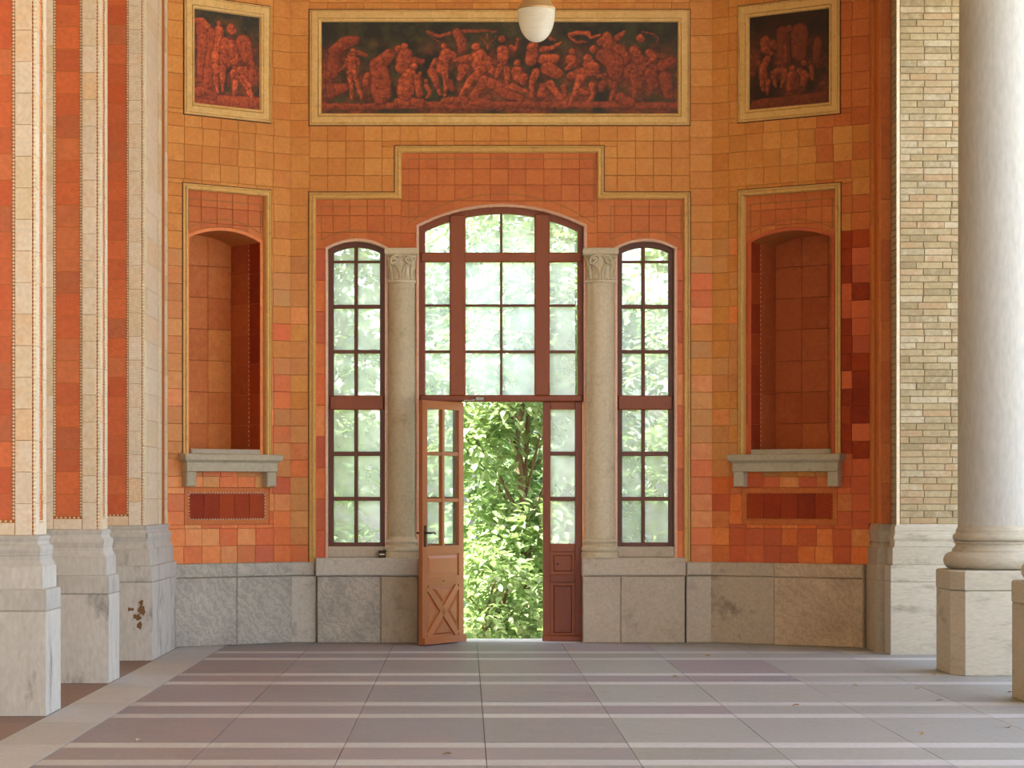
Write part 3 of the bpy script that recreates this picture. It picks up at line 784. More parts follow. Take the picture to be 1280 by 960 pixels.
# =================================================================== FRESCOES
def paint_fresco(w, h, nx, nz, prims, bgc, W, H, seed, dim=1.0):
    """colours of a painted panel, computed on a grid; prims in picture units (W x H, y down): (chain of (x,y,r), tone)"""
    rng = np.random.default_rng(seed)
    X, Y = np.meshgrid(np.linspace(0, W, nx), np.linspace(0, H, nz))
    def noise(cell, oct=3):
        out = np.zeros_like(X); amp = 1.0; tot = 0
        for o in range(oct):
            gx, gy = int(W/cell)+3, int(H/cell)+3
            g = rng.random((gy, gx)); u, v = X/cell, Y/cell
            i, j = u.astype(int), v.astype(int); fu, fv = u-i, v-j
            fu, fv = fu*fu*(3-2*fu), fv*fv*(3-2*fv)
            val = (g[j,i]*(1-fu)+g[j,i+1]*fu)*(1-fv) + (g[j+1,i]*(1-fu)+g[j+1,i+1]*fu)*fv
            out += val*amp; tot += amp; amp *= 0.55; cell = max(cell*0.5, 3)
        return out/tot
    n1, n2, n3 = noise(90), noise(26), noise(12, 2)
    C = np.zeros(X.shape+(3,))
    dark, olive = np.array(bgc[0]), np.array(bgc[1])
    t = np.clip((n1-0.35)*2.2, 0, 1)[..., None]
    C[:] = dark*(1-t)+olive*t
    # murky red-brown crowd between the figures, leaving the top of the picture dark
    murk = np.clip((noise(150)-0.30)*3, 0, 1)*np.clip((Y/H-0.16)*4, 0, 1)*0.85
    mcol = np.array((98,42,24))+(np.array((170,74,40))-np.array((98,42,24)))*np.clip((n2-0.3)*2.2, 0, 1)[..., None]
    C = C*(1-murk[..., None])+mcol*murk[..., None]
    ridge = np.abs(noise(46, 2)-0.5)*2           # drapery folds
    wx, wy = X+(noise(40)-0.5)*14, Y+(noise(40)-0.5)*14
    for chain, tone in prims:
        best = np.full(X.shape, 9.0); side = np.zeros(X.shape)
        segs = list(zip(chain[:-1], chain[1:])) if len(chain) > 1 else [(chain[0], chain[0])]
        for (xa, ya, ra), (xb, yb, rb) in segs:
            dx, dy = xb-xa, yb-ya; L2 = dx*dx+dy*dy
            t = np.clip(((wx-xa)*dx+(wy-ya)*dy)/L2, 0, 1) if L2 > 0 else np.zeros_like(X)
            px_, py_ = xa+dx*t, ya+dy*t; r = ra+(rb-ra)*t
            d = np.hypot(wx-px_, wy-py_)/r
            m = d < best
            sd = ((wx-px_)*-0.6+(wy-py_)*-0.8)/r
            best = np.where(m, d, best); side = np.where(m, sd, side)
        hi = np.array((216,102,54)); lo = np.array((104,42,24))
        f = np.clip(0.62+0.38*side+(n2-0.5)*0.9+(n3-0.5)*0.5-np.clip(0.16-ridge, 0, 1)*2.6, 0, 1)*tone
        f = f*np.clip((1.10-best)*2.6, 0, 1)-np.clip((best-0.86)*3, 0, 0.35)
        f = np.clip(f, -0.35, 1)
        col = lo+(hi-lo)*f[..., None]
        a = np.clip((1.05-best)*9, 0, 1)[..., None]
        C = C*(1-a)+col*a
    C *= (0.86+0.28*n3)[..., None]*dim
    return np.clip(C, 0, 255)

def fresco(parent_loc, rz, x0, x1, prims, W, H, label, seed, bgc, fmat, dim=1.0):
    """frame and painted field in the local frame of its wall"""
    t = thing('fresco', label, 'painting', parent_loc, rz, 'framed frescoes')
    zo0, zo1 = Z_FR0, Z_FR1; fw = 0.135
    MB().sweep([(x0, zo0), (x1, zo0), (x1, zo1), (x0, zo1)],
        [(0.0, -0.03), (0.0, 0.016), (0.010, 0.02), (0.014, 0.004), (0.022, 0.004), (0.026, 0.018), (fw-0.045, 0.018), (fw-0.04, 0.004), (fw-0.034, 0.022), (fw-0.014, 0.016), (fw, -0.02), (fw, -0.03)], closed=True).build('frame', fmat, t)
    MB().sweep([(x0, zo0), (x1, zo0), (x1, zo1), (x0, zo1)], [(-0.012, -0.02), (-0.012, 0.002), (-0.001, 0.002), (-0.001, -0.02)], closed=True).build('painted_gap_shade', 'shade_brown', t)  # dark strip round the frame, coloured like the shade in a gap
    a, b, c, d = x0+fw-0.01, x1-fw+0.01, zo0+fw-0.01, zo1-fw+0.01
    nx, nz = max(40, int((b-a)/0.0105)), max(40, int((d-c)/0.0105))
    colr = paint_fresco(b-a, d-c, nx, nz, prims, bgc, W, H, seed, dim)
    xs, zs = np.linspace(a, b, nx), np.linspace(d, c, nz)
    X, Z = np.meshgrid(xs, zs)
    vs = np.stack([X, np.full_like(X, 0.012), Z], -1).reshape(-1, 3)
    idx = np.arange(nx*nz).reshape(nz, nx)
    fs = np.stack([idx[1:, :-1], idx[1:, 1:], idx[:-1, 1:], idx[:-1, :-1]], -1).reshape(-1, 4)
    me = bpy.data.meshes.new('painted_field'); me.from_pydata(vs.tolist(), [], fs.tolist())
    at = me.color_attributes.new('paint', 'FLOAT_COLOR', 'POINT')
    q = colr.reshape(-1, 3)/255.0
    q = np.where(q <= 0.04045, q/12.92, ((q+0.055)/1.055)**2.4)
    at.data.foreach_set('color', np.concatenate([q, np.ones((len(q), 1))], 1).astype(np.float32).ravel())
    me.materials.append(M['paint'])
    link(bpy.data.objects.new('painted_field', me), t)
    MB().box(a-0.01, b+0.01, 0.014, 0.035, c-0.01, d+0.01).build('backing', 'shade_brown', t)
    return t

def shiftp(prims, dx): return [([(x+dx, y, r) for x, y, r in ch], tn) for ch, tn in prims]
A = [  # rock, standing man, draped group, seated, child, soldier, tree, seated man, reclining, ground
 ([(20,650,26),(300,655,24),(700,640,30),(1280,650,32)], .62), ([(540,620,34),(700,618,30)], .75), ([(860,610,26),(1010,605,34)], .7), ([(1060,610,34),(1210,640,34)], .66),
 ([(95,230,50),(170,160,52),(240,140,36)], .62), ([(90,290,52),(80,400,44)], .55), ([(110,520,52),(160,510,34)], .62), ([(60,480,30),(70,570,30)], .45),
 ([(262,240,18),(320,262,14)], .6), ([(215,265,34),(215,345,38)], .92), ([(225,222,20)], .9), ([(200,390,25),(210,480,16),(214,592,12)], 1), ([(236,390,25),(252,480,16),(286,592,12)], 1), ([(180,300,14),(163,352,11),(122,390,8)], .95), ([(256,290,13),(268,345,10)], .8),
 ([(480,250,44),(400,340,66),(420,470,78),(420,570,72)], .72), ([(330,420,30),(306,490,22)], .7), ([(540,208,28)], .85), ([(590,255,56),(570,350,54)], .78), ([(586,190,28)], .9),
 ([(660,300,30),(710,310,22)], .5), ([(625,400,46),(600,470,66),(592,545,66)], .92), ([(676,430,28),(690,560,26)], .85), ([(652,345,30)], .98), ([(694,400,16)], .8),
 ([(735,460,16)], .8), ([(738,495,16),(764,540,14),(742,582,11)], .8),
 ([(730,80,3),(842,168,3)], .8), ([(880,250,48),(860,310,48),(848,370,44)], .95), ([(870,400,25),(876,480,19),(868,568,11)], 1), ([(775,385,34),(805,470,24),(838,565,10)], .9), ([(928,250,22),(938,300,14)], .9), ([(805,295,18),(770,350,13)], .85), ([(860,185,22)], 1),
 ([(900,470,30),(920,520,24)], .3), ([(750,82,12),(830,115,13),(900,92,14)], .8), ([(950,85,32),(985,150,36),(990,220,34)], .62), ([(1000,74,14),(1230,74,6)], .6), ([(1165,100,4),(1172,210,6)], .6), ([(1172,190,4),(1230,110,4)], .6), ([(1172,190,4),(1120,120,4)], .6),
 ([(1110,275,66),(1118,350,62)], .95), ([(1170,290,28),(1196,380,22)], .95), ([(1030,285,34),(968,292,22)], .85), ([(1000,360,44),(972,440,22)], .8), ([(1100,402,36),(1030,480,27),(974,580,14)], 1), ([(1084,192,30)], 1),
 ([(1140,450,40),(1200,480,46),(1275,520,46)], .8), ([(1120,500,34),(1060,580,34)], .72)]
B = [([(-20,640,30),(640,640,26),(1270,648,28)], .55), ([(50,225,44),(52,295,42)], .92), ([(44,135,28)], .95), ([(30,350,24),(6,425,17)], .9), ([(78,370,25),(84,460,19),(80,540,14)], .95), ([(108,200,20),(146,218,15),(154,130,9)], .9),
 ([(150,380,44),(168,430,48)], .85), ([(200,420,28),(190,470,22)], .8), ([(120,500,30),(210,540,18)], .8), ([(148,318,28)], .9), ([(30,530,38),(100,568,36),(170,588,26)], .65),
 ([(262,200,44),(250,300,44)], .9), ([(330,215,24),(400,200,17),(462,158,7)], .98), ([(282,390,34),(252,480,24),(256,580,11)], .9), ([(385,130,16),(415,140,10)], .7),
 ([(340,290,44),(415,285,38)], .95), ([(370,360,58),(430,400,46)], .85), ([(380,480,34),(432,560,23),(492,632,11)], .98), ([(332,500,26),(308,570,18)], .85), ([(478,500,24),(482,580,14)], .7),
 ([(530,290,44),(560,310,38),(498,362,18)], .8), ([(536,230,26)], .85), ([(520,98,13),(580,84,17),(650,90,18),(664,125,9),(700,118,13),(732,104,9)], .9), ([(518,118,11),(560,156,9),(630,158,7)], .85),
 ([(530,420,34),(600,395,44),(690,380,40)], .85), ([(655,330,48),(700,350,30)], .9), ([(592,430,34),(560,540,24),(524,632,11)], 1), ([(682,490,28),(684,560,18),(656,612,9)], .92), ([(600,530,24),(640,550,22)], .8), ([(645,278,30)], .95), ([(720,420,18),(770,410,12)], .85), ([(750,480,30),(740,530,14)], .5),
 ([(690,212,32)], .8), ([(732,160,24),(782,112,32),(800,180,56)], .68), ([(860,122,30),(900,78,9)], .75), ([(870,225,56),(885,300,56)], .7), ([(760,265,64),(830,310,76),(840,400,56)], .55), ([(840,480,24),(810,600,14)], .6),
 ([(975,220,40),(1000,290,44)], .78), ([(1078,240,34),(1112,280,18),(1060,332,12)], .8), ([(972,400,34),(974,500,24),(966,600,11)], .68), ([(1015,130,34)], .82), ([(1030,80,6),(1090,90,6),(1140,120,6),(1130,160,5)], .35),
 ([(880,590,48),(950,618,36)], .6), ([(1085,400,48),(1100,490,44)], .5), ([(1170,340,44),(1230,300,36)], .55), ([(1190,430,52),(1210,560,40)], .48)]
bgd = [(34,33,24), (72,66,36)]
fresco((0,0,0), 0, cx(387), cx(862), A + shiftp(B, 220*5.565), 450*5.565, 124*5.565+20,
       'wide fresco of many red figures on a dark ground above the doorway', 3, bgd, 'gold')

# =================================================================== CANTED WALLS WITH NICHES
def solve_t(px, sgn, x0, ang):
    c, s = math.cos(ang), math.sin(ang)
    k = abs(px-VX)
    return (k*D - x0*F)/(c*F + k*s)
def canted(side, sgn, ang, xf, px_end, fr_px, op_half, fres_px, matf, lowmat, nmat, nside, fmat, sill_lab, fr_lab, fr_prims, fr_w, fr_h, dim, fbg):
    """local frame: x along the wall to the right, y into the wall, z up; x = sgn * distance from the fold"""
    rz = -sgn*ang
    loc = (xf*sgn if False else (XF1 if sgn > 0 else XF0), 0, 0)
    T = lambda px: sgn*solve_t(px, sgn, abs(loc[0]), ang)
    tend = T(px_end)
    lo, hi = (0.0, tend) if sgn > 0 else (tend, 0.0)
    f0, f1 = T(fr_px[0]), T(fr_px[1])
    c = (f0+f1)/2; o0, o1 = c-op_half, c+op_half
    SPR, CR = 4.375, 4.475; NZ = 2.06
    FT = Z_STEP
    fa = arc_fn(o0, o1, SPR, CR)
    ND = 0.58                         # niche depth
    y_p = 0.05                        # recessed field round the niche
    mb = MB()
    mb.box(lo-0.02, f0, 0.025, 0.75, 0.0, CEIL); mb.box(f1, hi+0.02, 0.025, 0.75, 0.0, CEIL)
    mb.box(f0, f1, 0.025, 0.75, 0.0, NZ); mb.box(f0, f1, 0.025, 0.75, FT, CEIL)
    mb.box(f0, o0, y_p+0.028, 0.75, NZ, FT); mb.box(o1, f1, y_p+0.028, 0.75, NZ, FT)
    mb.prism(arc_pts(o0, o1, SPR, CR) + [(o1, FT), (o0, FT)], y_p+0.028, 0.75)
    mb.box(o0, o1, y_p+ND+0.03, 0.75, NZ, CR+0.02)
    wall = mb.build('wall_back_%s' % side, 'mortar', None, loc, rz, kind='structure')
    q0, q1 = T(fres_px[0]), T(fres_px[1])
    pr0, pr1 = c-op_half*1.06, c+op_half*1.06            # small inset panel
    holes = [(f0, f1, NZ, FT), (q0, q1, Z_FR0, Z_FR1), (pr0-0.06, pr1+0.06, 1.30, 1.70)]
    grid(wall, lo-0.003, hi+0.003, Z_DADO, CEIL, 0.215, TILE, 0.0, matf, holes=holes, jitter=0.012)
    # frame of the niche
    MB().sweep([(f0, NZ), (f0, FT), (f1, FT), (f1, NZ)], [(0.004, -0.03), (0.004, 0.012), (-0.010, 0.016), (-0.016, 0.002), (-0.024, 0.002), (-0.032, 0.020), (-0.048, 0.022), (-0.058, 0.004), (-0.06, -0.06)]).build('niche_frame', fmat, wall)
    MB().sweep([(f0, NZ), (f0, FT), (f1, FT), (f1, NZ)], [(0.015, -0.02), (0.015, 0.002), (0.005, 0.002), (0.005, -0.02)]).build('painted_gap_shade', 'shade_brown', wall)  # shadow gap round the niche frame, drawn as a dark coloured strip
    e = 0.058
    niche = MB().sweep([(o0, NZ)] + arc_pts(o0, o1, SPR, CR) + [(o1, NZ)], [(0.0, -0.03), (0.0, 0.006), (0.035, 0.008), (0.04, -0.03)], y=y_p).build('niche', lowmat, wall)
    mf = lambda x, z: 'ochre_red' if z > 4.3 else pick((lowmat, 3), ('red', 1))
    ar = [(o0-0.04, o1+0.04, arc_fn(o0-0.04, o1+0.04, SPR+0.02, CR+0.04))]
    grid(niche, f0+e, o0-0.04, NZ, SPR, 0.3, TILE*1.9, y_p, mf)
    grid(niche, o1+0.04, f1-e, NZ, SPR, 0.3, TILE*1.9, y_p, mf)
    grid(niche, f0+e, f1-e, SPR, FT-e, 0.2, 0.19, y_p, mf, arches=ar)
    il2 = [(-0.004, -0.03), (-0.004, 0.0), (0.004, 0.0), (0.004, -0.03)]
    qa = arc_pts(o0-0.005, o1+0.005, SPR+0.10, CR+0.12, 10)
    MB().sweep(qa + [(qa[-1][0], FT-0.15), (qa[0][0], FT-0.15)], il2, True, y=y_p-0.003).build('inlay_line', 'inlay', niche)
    # inside: back tiles and the two cheeks
    gx = 3
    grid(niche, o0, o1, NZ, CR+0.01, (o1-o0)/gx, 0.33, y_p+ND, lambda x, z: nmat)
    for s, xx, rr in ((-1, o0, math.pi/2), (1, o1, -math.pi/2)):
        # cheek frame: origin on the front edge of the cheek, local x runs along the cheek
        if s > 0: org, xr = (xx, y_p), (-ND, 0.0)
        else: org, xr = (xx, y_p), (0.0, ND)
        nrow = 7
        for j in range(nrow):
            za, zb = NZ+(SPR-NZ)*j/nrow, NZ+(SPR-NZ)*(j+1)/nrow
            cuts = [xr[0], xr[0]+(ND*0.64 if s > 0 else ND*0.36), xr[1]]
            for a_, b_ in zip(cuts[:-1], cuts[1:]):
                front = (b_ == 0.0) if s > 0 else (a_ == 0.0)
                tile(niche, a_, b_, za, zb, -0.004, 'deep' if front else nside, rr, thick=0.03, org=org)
        bx = (-ND*0.36) if s > 0 else ND*0.36
        beads(niche, [(bx, NZ+0.08), (bx, SPR)], 0.05, 0.008, -0.010, 'bead_row', 'pink_trim', rr, org)
    # small inset panel of dark tiles with a beaded border
    ip = MB().sweep([(pr0-0.06, 1.30), (pr1+0.06, 1.30), (pr1+0.06, 1.70), (pr0-0.06, 1.70)], [(0.004, -0.028), (0.004, -0.004), (0.058, -0.004), (0.06, -0.028)], True).build('inset_panel', 'ochre_red', wall)
    n = 5
    for i in range(n): tile(ip, pr0+(pr1-pr0)*i/n, pr0+(pr1-pr0)*(i+1)/n, 1.36, 1.64, 0.008, 'deep')
    beads(ip, [(pr0, 1.36), (pr1, 1.36), (pr1, 1.64), (pr0, 1.64), (pr0, 1.36)], 0.034, 0.011, -0.002, 'bead_border', 'white_trim' if sgn < 0 else 'gold_orange')
    # stone sill with two brackets
    M4 = Matrix.Translation(loc) @ Matrix.Rotation(rz, 4, 'Z')
    sp = M4 @ Vector((c, 0, 1.71))
    sl = thing('niche_sill', sill_lab, 'sill', sp, rz, 'niche sills')
    hw = (f1-f0)/2 + 0.06
    MB().rings(-hw+0.04, hw-0.04, -0.11, 0.0, [(-0.01, 0.16), (0.0, 0.165), (0.0, 0.255), (0.03, 0.28), (0.04, 0.285), (0.045, 0.34), (0.03, 0.35)]).build('slab', 'stone_sill', sl)
    for s in (-1, 1):
        xb = s*(hw-0.105)
        MB().cbox(xb-0.062, xb+0.062, -0.10, 0.0, 0.0, 0.165, 0.01).build('bracket', 'stone_sill', sl)
    MB().cbox(-(o1-o0)/2+0.01, (o1-o0)/2-0.01, y_p-0.03, y_p+ND-0.01, 0.335, 0.405, 0.012).build('niche_floor_slab', 'stone_base', sl)
    # stone base
    dd = link(bpy.data.objects.new('baseboard_%s' % side, None), None, loc, rz, 'structure')
    return wall, dd, lo, hi, loc, rz, (q0, q1), T

AL, AR = math.radians(38), math.radians(34)
def m_left(x, z):
    if z > 4.25: return 'ochre'
    if z > 2.9: return pick(('tan', 5), ('ochre', 2), ('orange', 1))
    if z > 1.75: return pick(('tan', 3), ('orange', 4))
    return pick(('orange', 8), ('red', 1))
def m_right(x, z):
    if z > 4.35: return 'ochre' if x < 1.2 else pick(('ochre', 1), ('ochre_red', 1.5))
    if x > 1.5: return pick(('deep', 4), ('red', 3)) if z > 2.0 else pick(('red', 4), ('orange', 3))
    if z > 1.9: return pick(('tan', 4), ('ochre', 2), ('orange', 1))
    return pick(('orange', 6), ('red', 3))
PL = [([(20,900,60),(660,880,80)], .6), ([(90,160,70),(110,400,80),(90,640,60)], .62), ([(30,120,30),(90,110,34),(150,170,36)], .8), ([(190,220,50),(190,400,60),(150,620,56),(140,800,40)], .6),
  ([(265,180,44),(270,330,60),(230,470,60)], .95), ([(262,115,26)], .95), ([(230,560,46),(235,700,26),(250,800,18)], .9), ([(330,300,56),(340,480,80)], .75), ([(385,150,50),(400,170,44)], .95), ([(382,110,14)], .9), ([(400,300,44),(420,460,60)], .8),
  ([(300,560,40),(300,680,26),(300,780,16)], .8), ([(420,600,50),(430,720,32),(420,800,20)], .95), ([(520,280,90),(560,420,70)], .6), ([(470,560,40),(600,560,60)], .75), ([(500,640,40),(560,700,40),(600,820,24)], .95), ([(600,480,36),(600,640,30)], .65), ([(350,250,6),(390,240,7),(440,262,5)], .1), ([(255,620,12),(258,680,8)], .05), ([(365,620,12),(360,730,9)], .05), ([(575,500,14),(572,540,10)], .05), ([(60,820,60),(200,840,50)], .6)]
PR = [([(60,860,60),(740,840,60)], .35), ([(160,250,56),(170,330,50)], .7), ([(240,280,36),(260,320,30)], .55), ([(220,372,24)], .85), ([(180,420,36),(140,500,44),(140,600,46)], .9), ([(130,640,26),(140,720,16)], .8), ([(190,640,28),(180,760,14)], .8),
  ([(250,560,36),(300,550,36),(350,560,34)], .8), ([(240,600,26),(270,700,14)], .75), ([(350,600,26),(320,710,12)], .75), ([(425,530,26)], .85), ([(415,600,40),(420,680,36),(380,740,22)], .82), ([(545,500,34)], .75), ([(510,570,36),(560,620,44),(540,700,36)], .75), ([(620,540,26),(630,650,22)], .6),
  ([(330,180,60),(330,400,50)], .34), ([(500,200,90),(500,400,80)], .34), ([(370,300,18),(370,470,14)], .6), ([(390,220,16),(395,480,12)], .02), ([(680,300,40),(670,480,40)], .3), ([(400,150,34)], .4)]
bgl, bgr = [(38,38,30), (80,58,32)], [(34,20,14), (58,26,14)]
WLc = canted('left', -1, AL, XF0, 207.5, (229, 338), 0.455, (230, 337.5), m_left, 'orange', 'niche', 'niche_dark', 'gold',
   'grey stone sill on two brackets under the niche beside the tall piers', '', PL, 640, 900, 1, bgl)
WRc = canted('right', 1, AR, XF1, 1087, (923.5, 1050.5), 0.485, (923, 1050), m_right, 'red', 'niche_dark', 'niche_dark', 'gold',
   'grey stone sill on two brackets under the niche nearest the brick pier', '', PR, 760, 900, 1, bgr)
for Wd, prims, W, H, lab, seed, b, fm, dim in ((WLc, PL, 690, 940, 'square fresco of crowded orange-red figures above the niche beside the tall piers', 5, bgl, 'gold', 1.12),
                                          (WRc, PR, 800, 900, 'dark square fresco of dim red figures above the niche near the brick pier', 9, bgr, 'gold', 0.85)):
    q0, q1 = Wd[6]
    fresco(Wd[4], Wd[5], min(q0, q1), max(q0, q1), prims, W, H, lab, seed, b, fm, dim)

# stone base of the canted walls
for Wd, cuts, mats in ((WLc, (205, 293, 364), ('marble', 'marble')), (WRc, (889, 970, 1082), ('marble_dark', 'marble_brown'))):
    dd, T = Wd[1], Wd[7]
    for (a, b), m in zip(zip(cuts[:-1], cuts[1:]), mats):
        x0, x1 = T(a), T(b)
        block(dd, x0, x1, 0.0, Zl0-0.004, YD, m, thick=0.09)
        block(dd, x0, x1, Zl0, Z_DADO, YD, m, 'ledge_stone', thick=0.09)

# =================================================================== LEFT PIERS
PLW = [(0.095, 0.0), (0.095, 0.757), (0.088, 0.765)]
def plinth(parent, x0, x1, y0, y1, mat):
    MB().rings(x0, x1, y0, y1, [(0.088, 0.0), (0.088, 0.757), (0.080, 0.762)]).build('plinth_block', mat, parent)
    MB().rings(x0, x1, y0, y1, [(0.080, 0.764), (0.088, 0.772), (0.088, 0.918), (0.060, 0.926)]).build('plinth_course', mat, parent)
    MB().rings(x0, x1, y0, y1, [(0.058, 0.926), (0.060, 0.932), (0.060, 1.085), (0.052, 1.092)]).build('plinth_course', mat, parent)
    MB().rings(x0, x1, y0, y1, [(0.050, 1.092), (0.046, 1.11), (0.034, 1.135), (0.030, 1.165), (0.036, 1.17), (0.036, 1.185), (0.038, 1.19), (0.042, 1.21), (0.038, 1.235), (0.028, 1.245),
                                (0.018, 1.25), (0.012, 1.27), (0.018, 1.285), (0.022, 1.295), (0.022, 1.31), (0.0, 1.318)]).build('base_moulding', mat, parent)
Z0P, Z1P = 1.318, CEIL-0.03
def face_panel(t, org, rz, w, red0, red1, zb=1.43, redmat='pier_red', th=0.19, wh=0.23, cream='cream'):
    """one decorated face: local x from 0 to w, red tile column red0..red1, cream tiles each side, bead rows"""
    grid(t, red0, red1, zb, Z1P, red1-red0, th, 0.010, lambda x, z: redmat, rz=rz, org=org)
    for a, b in ((0.03, red0-0.022), (red1+0.022, w-0.03)):
        if b-a > 0.03: grid(t, a, b, Z0P, Z1P, b-a, wh, 0.0, lambda x, z: cream, rz=rz, org=org)
    grid(t, red0-0.02, red1+0.02, Z0P, zb-0.02, 0.3, 0.2, 0.0, lambda x, z: cream, rz=rz, org=org)
    for xb in (red0-0.011, red1+0.011):
        beads(t, [(xb, zb), (xb, Z1P)], 0.026, 0.0125, 0.006, rz=rz, org=org)
    beads(t, [(red0-0.01, zb-0.01), (red1+0.01, zb-0.01)], 0.036, 0.011, 0.004, rz=rz, org=org)

def pier(yf, depth, label, last=False):
    x0, x1 = -3.71, -3.15
    w = x1-x0
    t = thing('pier', label, 'pier', (x0+w/2, yf+depth/2, 0), group='tiled piers')
    ox, oy = -w/2, -depth/2
    MB().box(ox+0.012, ox+w-0.012, oy+0.012, oy+depth-0.012, 1.25, Z1P).build('core', 'mortar', t)
    plinth(t, ox, ox+w, oy, oy+depth, 'stone_pier')
    face_panel(t, (ox, oy), 0.0, w, 0.178, 0.383)
    for xx in (ox+0.015, ox+w-0.015):                       # twisted corner mouldings
        beads(t, [(xx, Z0P), (xx, Z1P)], 0.03, 0.018, oy+0.012, 'rope_moulding')
    org = (ox+w, oy); R = math.pi/2
    if not last:
        face_panel(t, org, R, depth, depth*0.36, depth*0.64, redmat='orange', cream='cream')
    else:
        tt = lambda a, b, m, y=0.0, h=0.26: grid(t, a, b, Z0P if m != 'tan' else 1.43, Z1P, b-a, h, y, lambda x, z: m, rz=R, org=org)
        tt(0.03, 0.22, 'white_trim', 0.0); tt(0.26, 1.10, 'cream'); tt(1.13, 1.36, 'white_trim', -0.01)
        tt(1.40, 1.74, 'tan', 0.02); tt(1.77, 1.89, 'white_trim', -0.008)
        tt(1.38, 1.86, 'cream', 0.0, 9) if False else None
    return t
pier(-9.32, 0.50, 'cream and red tiled pier whose stone plinth has a dark pitted upper course')
pier(-6.05, 0.50, 'cream and red tiled pier standing between two other tiled piers')
pier(-3.02, 1.90, 'long cream and red tiled pier joined to the wall beside the niche', True)

rb = MB()
for k in range(11):
    bx, bz, br = random.gauss(-3.205, 0.035), random.gauss(0.47, 0.055), random.uniform(0.012, 0.042)
    rb.prism([(bx+br*(0.8+0.3*math.sin(3*i+k))*math.cos(i*math.pi/5), bz+br*(1.0+0.35*math.sin(2*i+k))*math.sin(i*math.pi/5)) for i in range(10)], -0.0012-0.0001*k, 0.0)
M['rust'] = mottled('rust_stain', [(110,76,46),(126,92,60)], 0.8, 20, 0.7, 0.2)
st_ = rb.build('rust_stain', 'rust', bpy.data.objects['pier.002'], (3.43, -0.95-0.088, 0.0))
# =================================================================== RIGHT RETURN AND BRICK PIER
wr_ = link(bpy.data.objects.new('wall_right', None), None, (4.29, -1.05, 0), 0, 'structure')
MB().box(0.03, 0.9, -0.62, 0.4, 0.0, CEIL).build('return_core', 'mortar', wr_)
R2 = -math.pi/2
def rr(a, b, m, y=0.0, h=0.34, z0=1.32): grid(wr_, a, b, z0, CEIL, b-a, h, y, lambda x, z: m, rz=R2, org=(0.0, 0.0))
rr(0.03, 0.16, 'gold_orange', -0.02, 0.8); rr(0.17, 0.47, 'ochre_red', 0.01, 0.42); rr(0.48, 0.62, 'gold_orange', -0.015, 0.8)
grid(wr_, -0.005, 0.10, 1.32, CEIL, 0.2, 0.42, -0.65, lambda x, z: 'ochre_red')
MB().rings(0.0, 0.5, -0.62, 0.2, [(0.05, 0.0), (0.05, 0.735), (0.044, 0.74), (0.05, 0.745), (0.05, 0.885), (0.035, 0.895), (0.035, 1.06), (0.02, 1.07), (0.0, 1.12), (0.015, 1.14), (0.02, 1.2), (0.03, 1.24), (0.015, 1.28), (0.0, 1.32)]).build('plinth', 'stone_warm', wr_)

BX0, BX1, BY, BD = 4.385, 5.25, -2.10, 0.33
bp = thing('brick_pier', 'pale yellow brick pier on a moulded white stone base behind the round column', 'pier', ((BX0+BX1)/2, BY+BD/2, 0))
bo = (-(BX1-BX0)/2, -BD/2)
bw = BX1-BX0
MB().box(bo[0]+0.015, bo[0]+bw-0.015, bo[1]+0.015, bo[1]+BD, 1.2, CEIL-0.01).build('core', 'mortar_pale', bp)
MB().box(bo[0]-0.004, bo[0]+0.026, bo[1]-0.006, bo[1]+0.03, 1.31, CEIL-0.01).build('corner_strip', 'white_trim', bp)
ch = 0.0684; nrows = int((CEIL-0.02-1.32)/ch)
for j in range(nrows):
    z0 = 1.32+j*ch
    off = (0.10, 0.24, 0.17)[j % 3] if j % 2 == 0 else 0.24
    xs = [0.03]; x = 0.03+off+random.uniform(-0.01, 0.01)
    while x < 0.70: xs.append(x); x += 0.28+random.uniform(-0.012, 0.012)
    xs.append(0.70)
    for a, b in zip(xs[:-1], xs[1:]):
        if b-a < 0.03: continue
        tile(bp, bo[0]+a, bo[0]+b, z0, z0+ch, bo[1]+random.uniform(-0.003, 0.003), 'brick', name='brick', gap=0.0025, c=0.005)
# side and hidden end of the pier: bricks too small to pick apart singly
sb = MB()
for j in range(nrows):
    z0 = 1.32+j*ch
    sb.box(bo[0]-0.002, bo[0]+0.02, bo[1]+0.045, bo[1]+(0.22 if j % 2 else 0.3), z0+0.005, z0+ch-0.005)
    sb.box(bo[0]-0.002, bo[0]+0.02, bo[1]+(0.23 if j % 2 else 0.31), bo[1]+BD, z0+0.005, z0+ch-0.005)
    sb.box(bo[0]+0.708, bo[0]+bw, bo[1], bo[1]+0.03, z0+0.005, z0+ch-0.005)
sb.build('side_bricks', 'brick', bp, kind='stuff')
def bring(name, prof): MB().rings(bo[0], bo[0]+bw, bo[1], bo[1]+BD-0.09, prof).build(name, 'stone_base', bp)
bring('plinth_block', [(0.075, 0.0), (0.075, 0.732), (0.07, 0.736)])
bring('plinth_course', [(0.07, 0.738), (0.075, 0.744), (0.075, 0.90), (0.055, 0.91)])
bring('plinth_course', [(0.05, 0.912), (0.053, 0.916), (0.053, 1.085), (0.045, 1.09)])
bring('base_moulding', [(0.043, 1.092), (0.03, 1.10), (0.026, 1.15), (0.032, 1.155), (0.04, 1.18), (0.038, 1.2), (0.026, 1.212), (0.022, 1.25), (0.026, 1.256), (0.026, 1.29), (0.004, 1.322)])

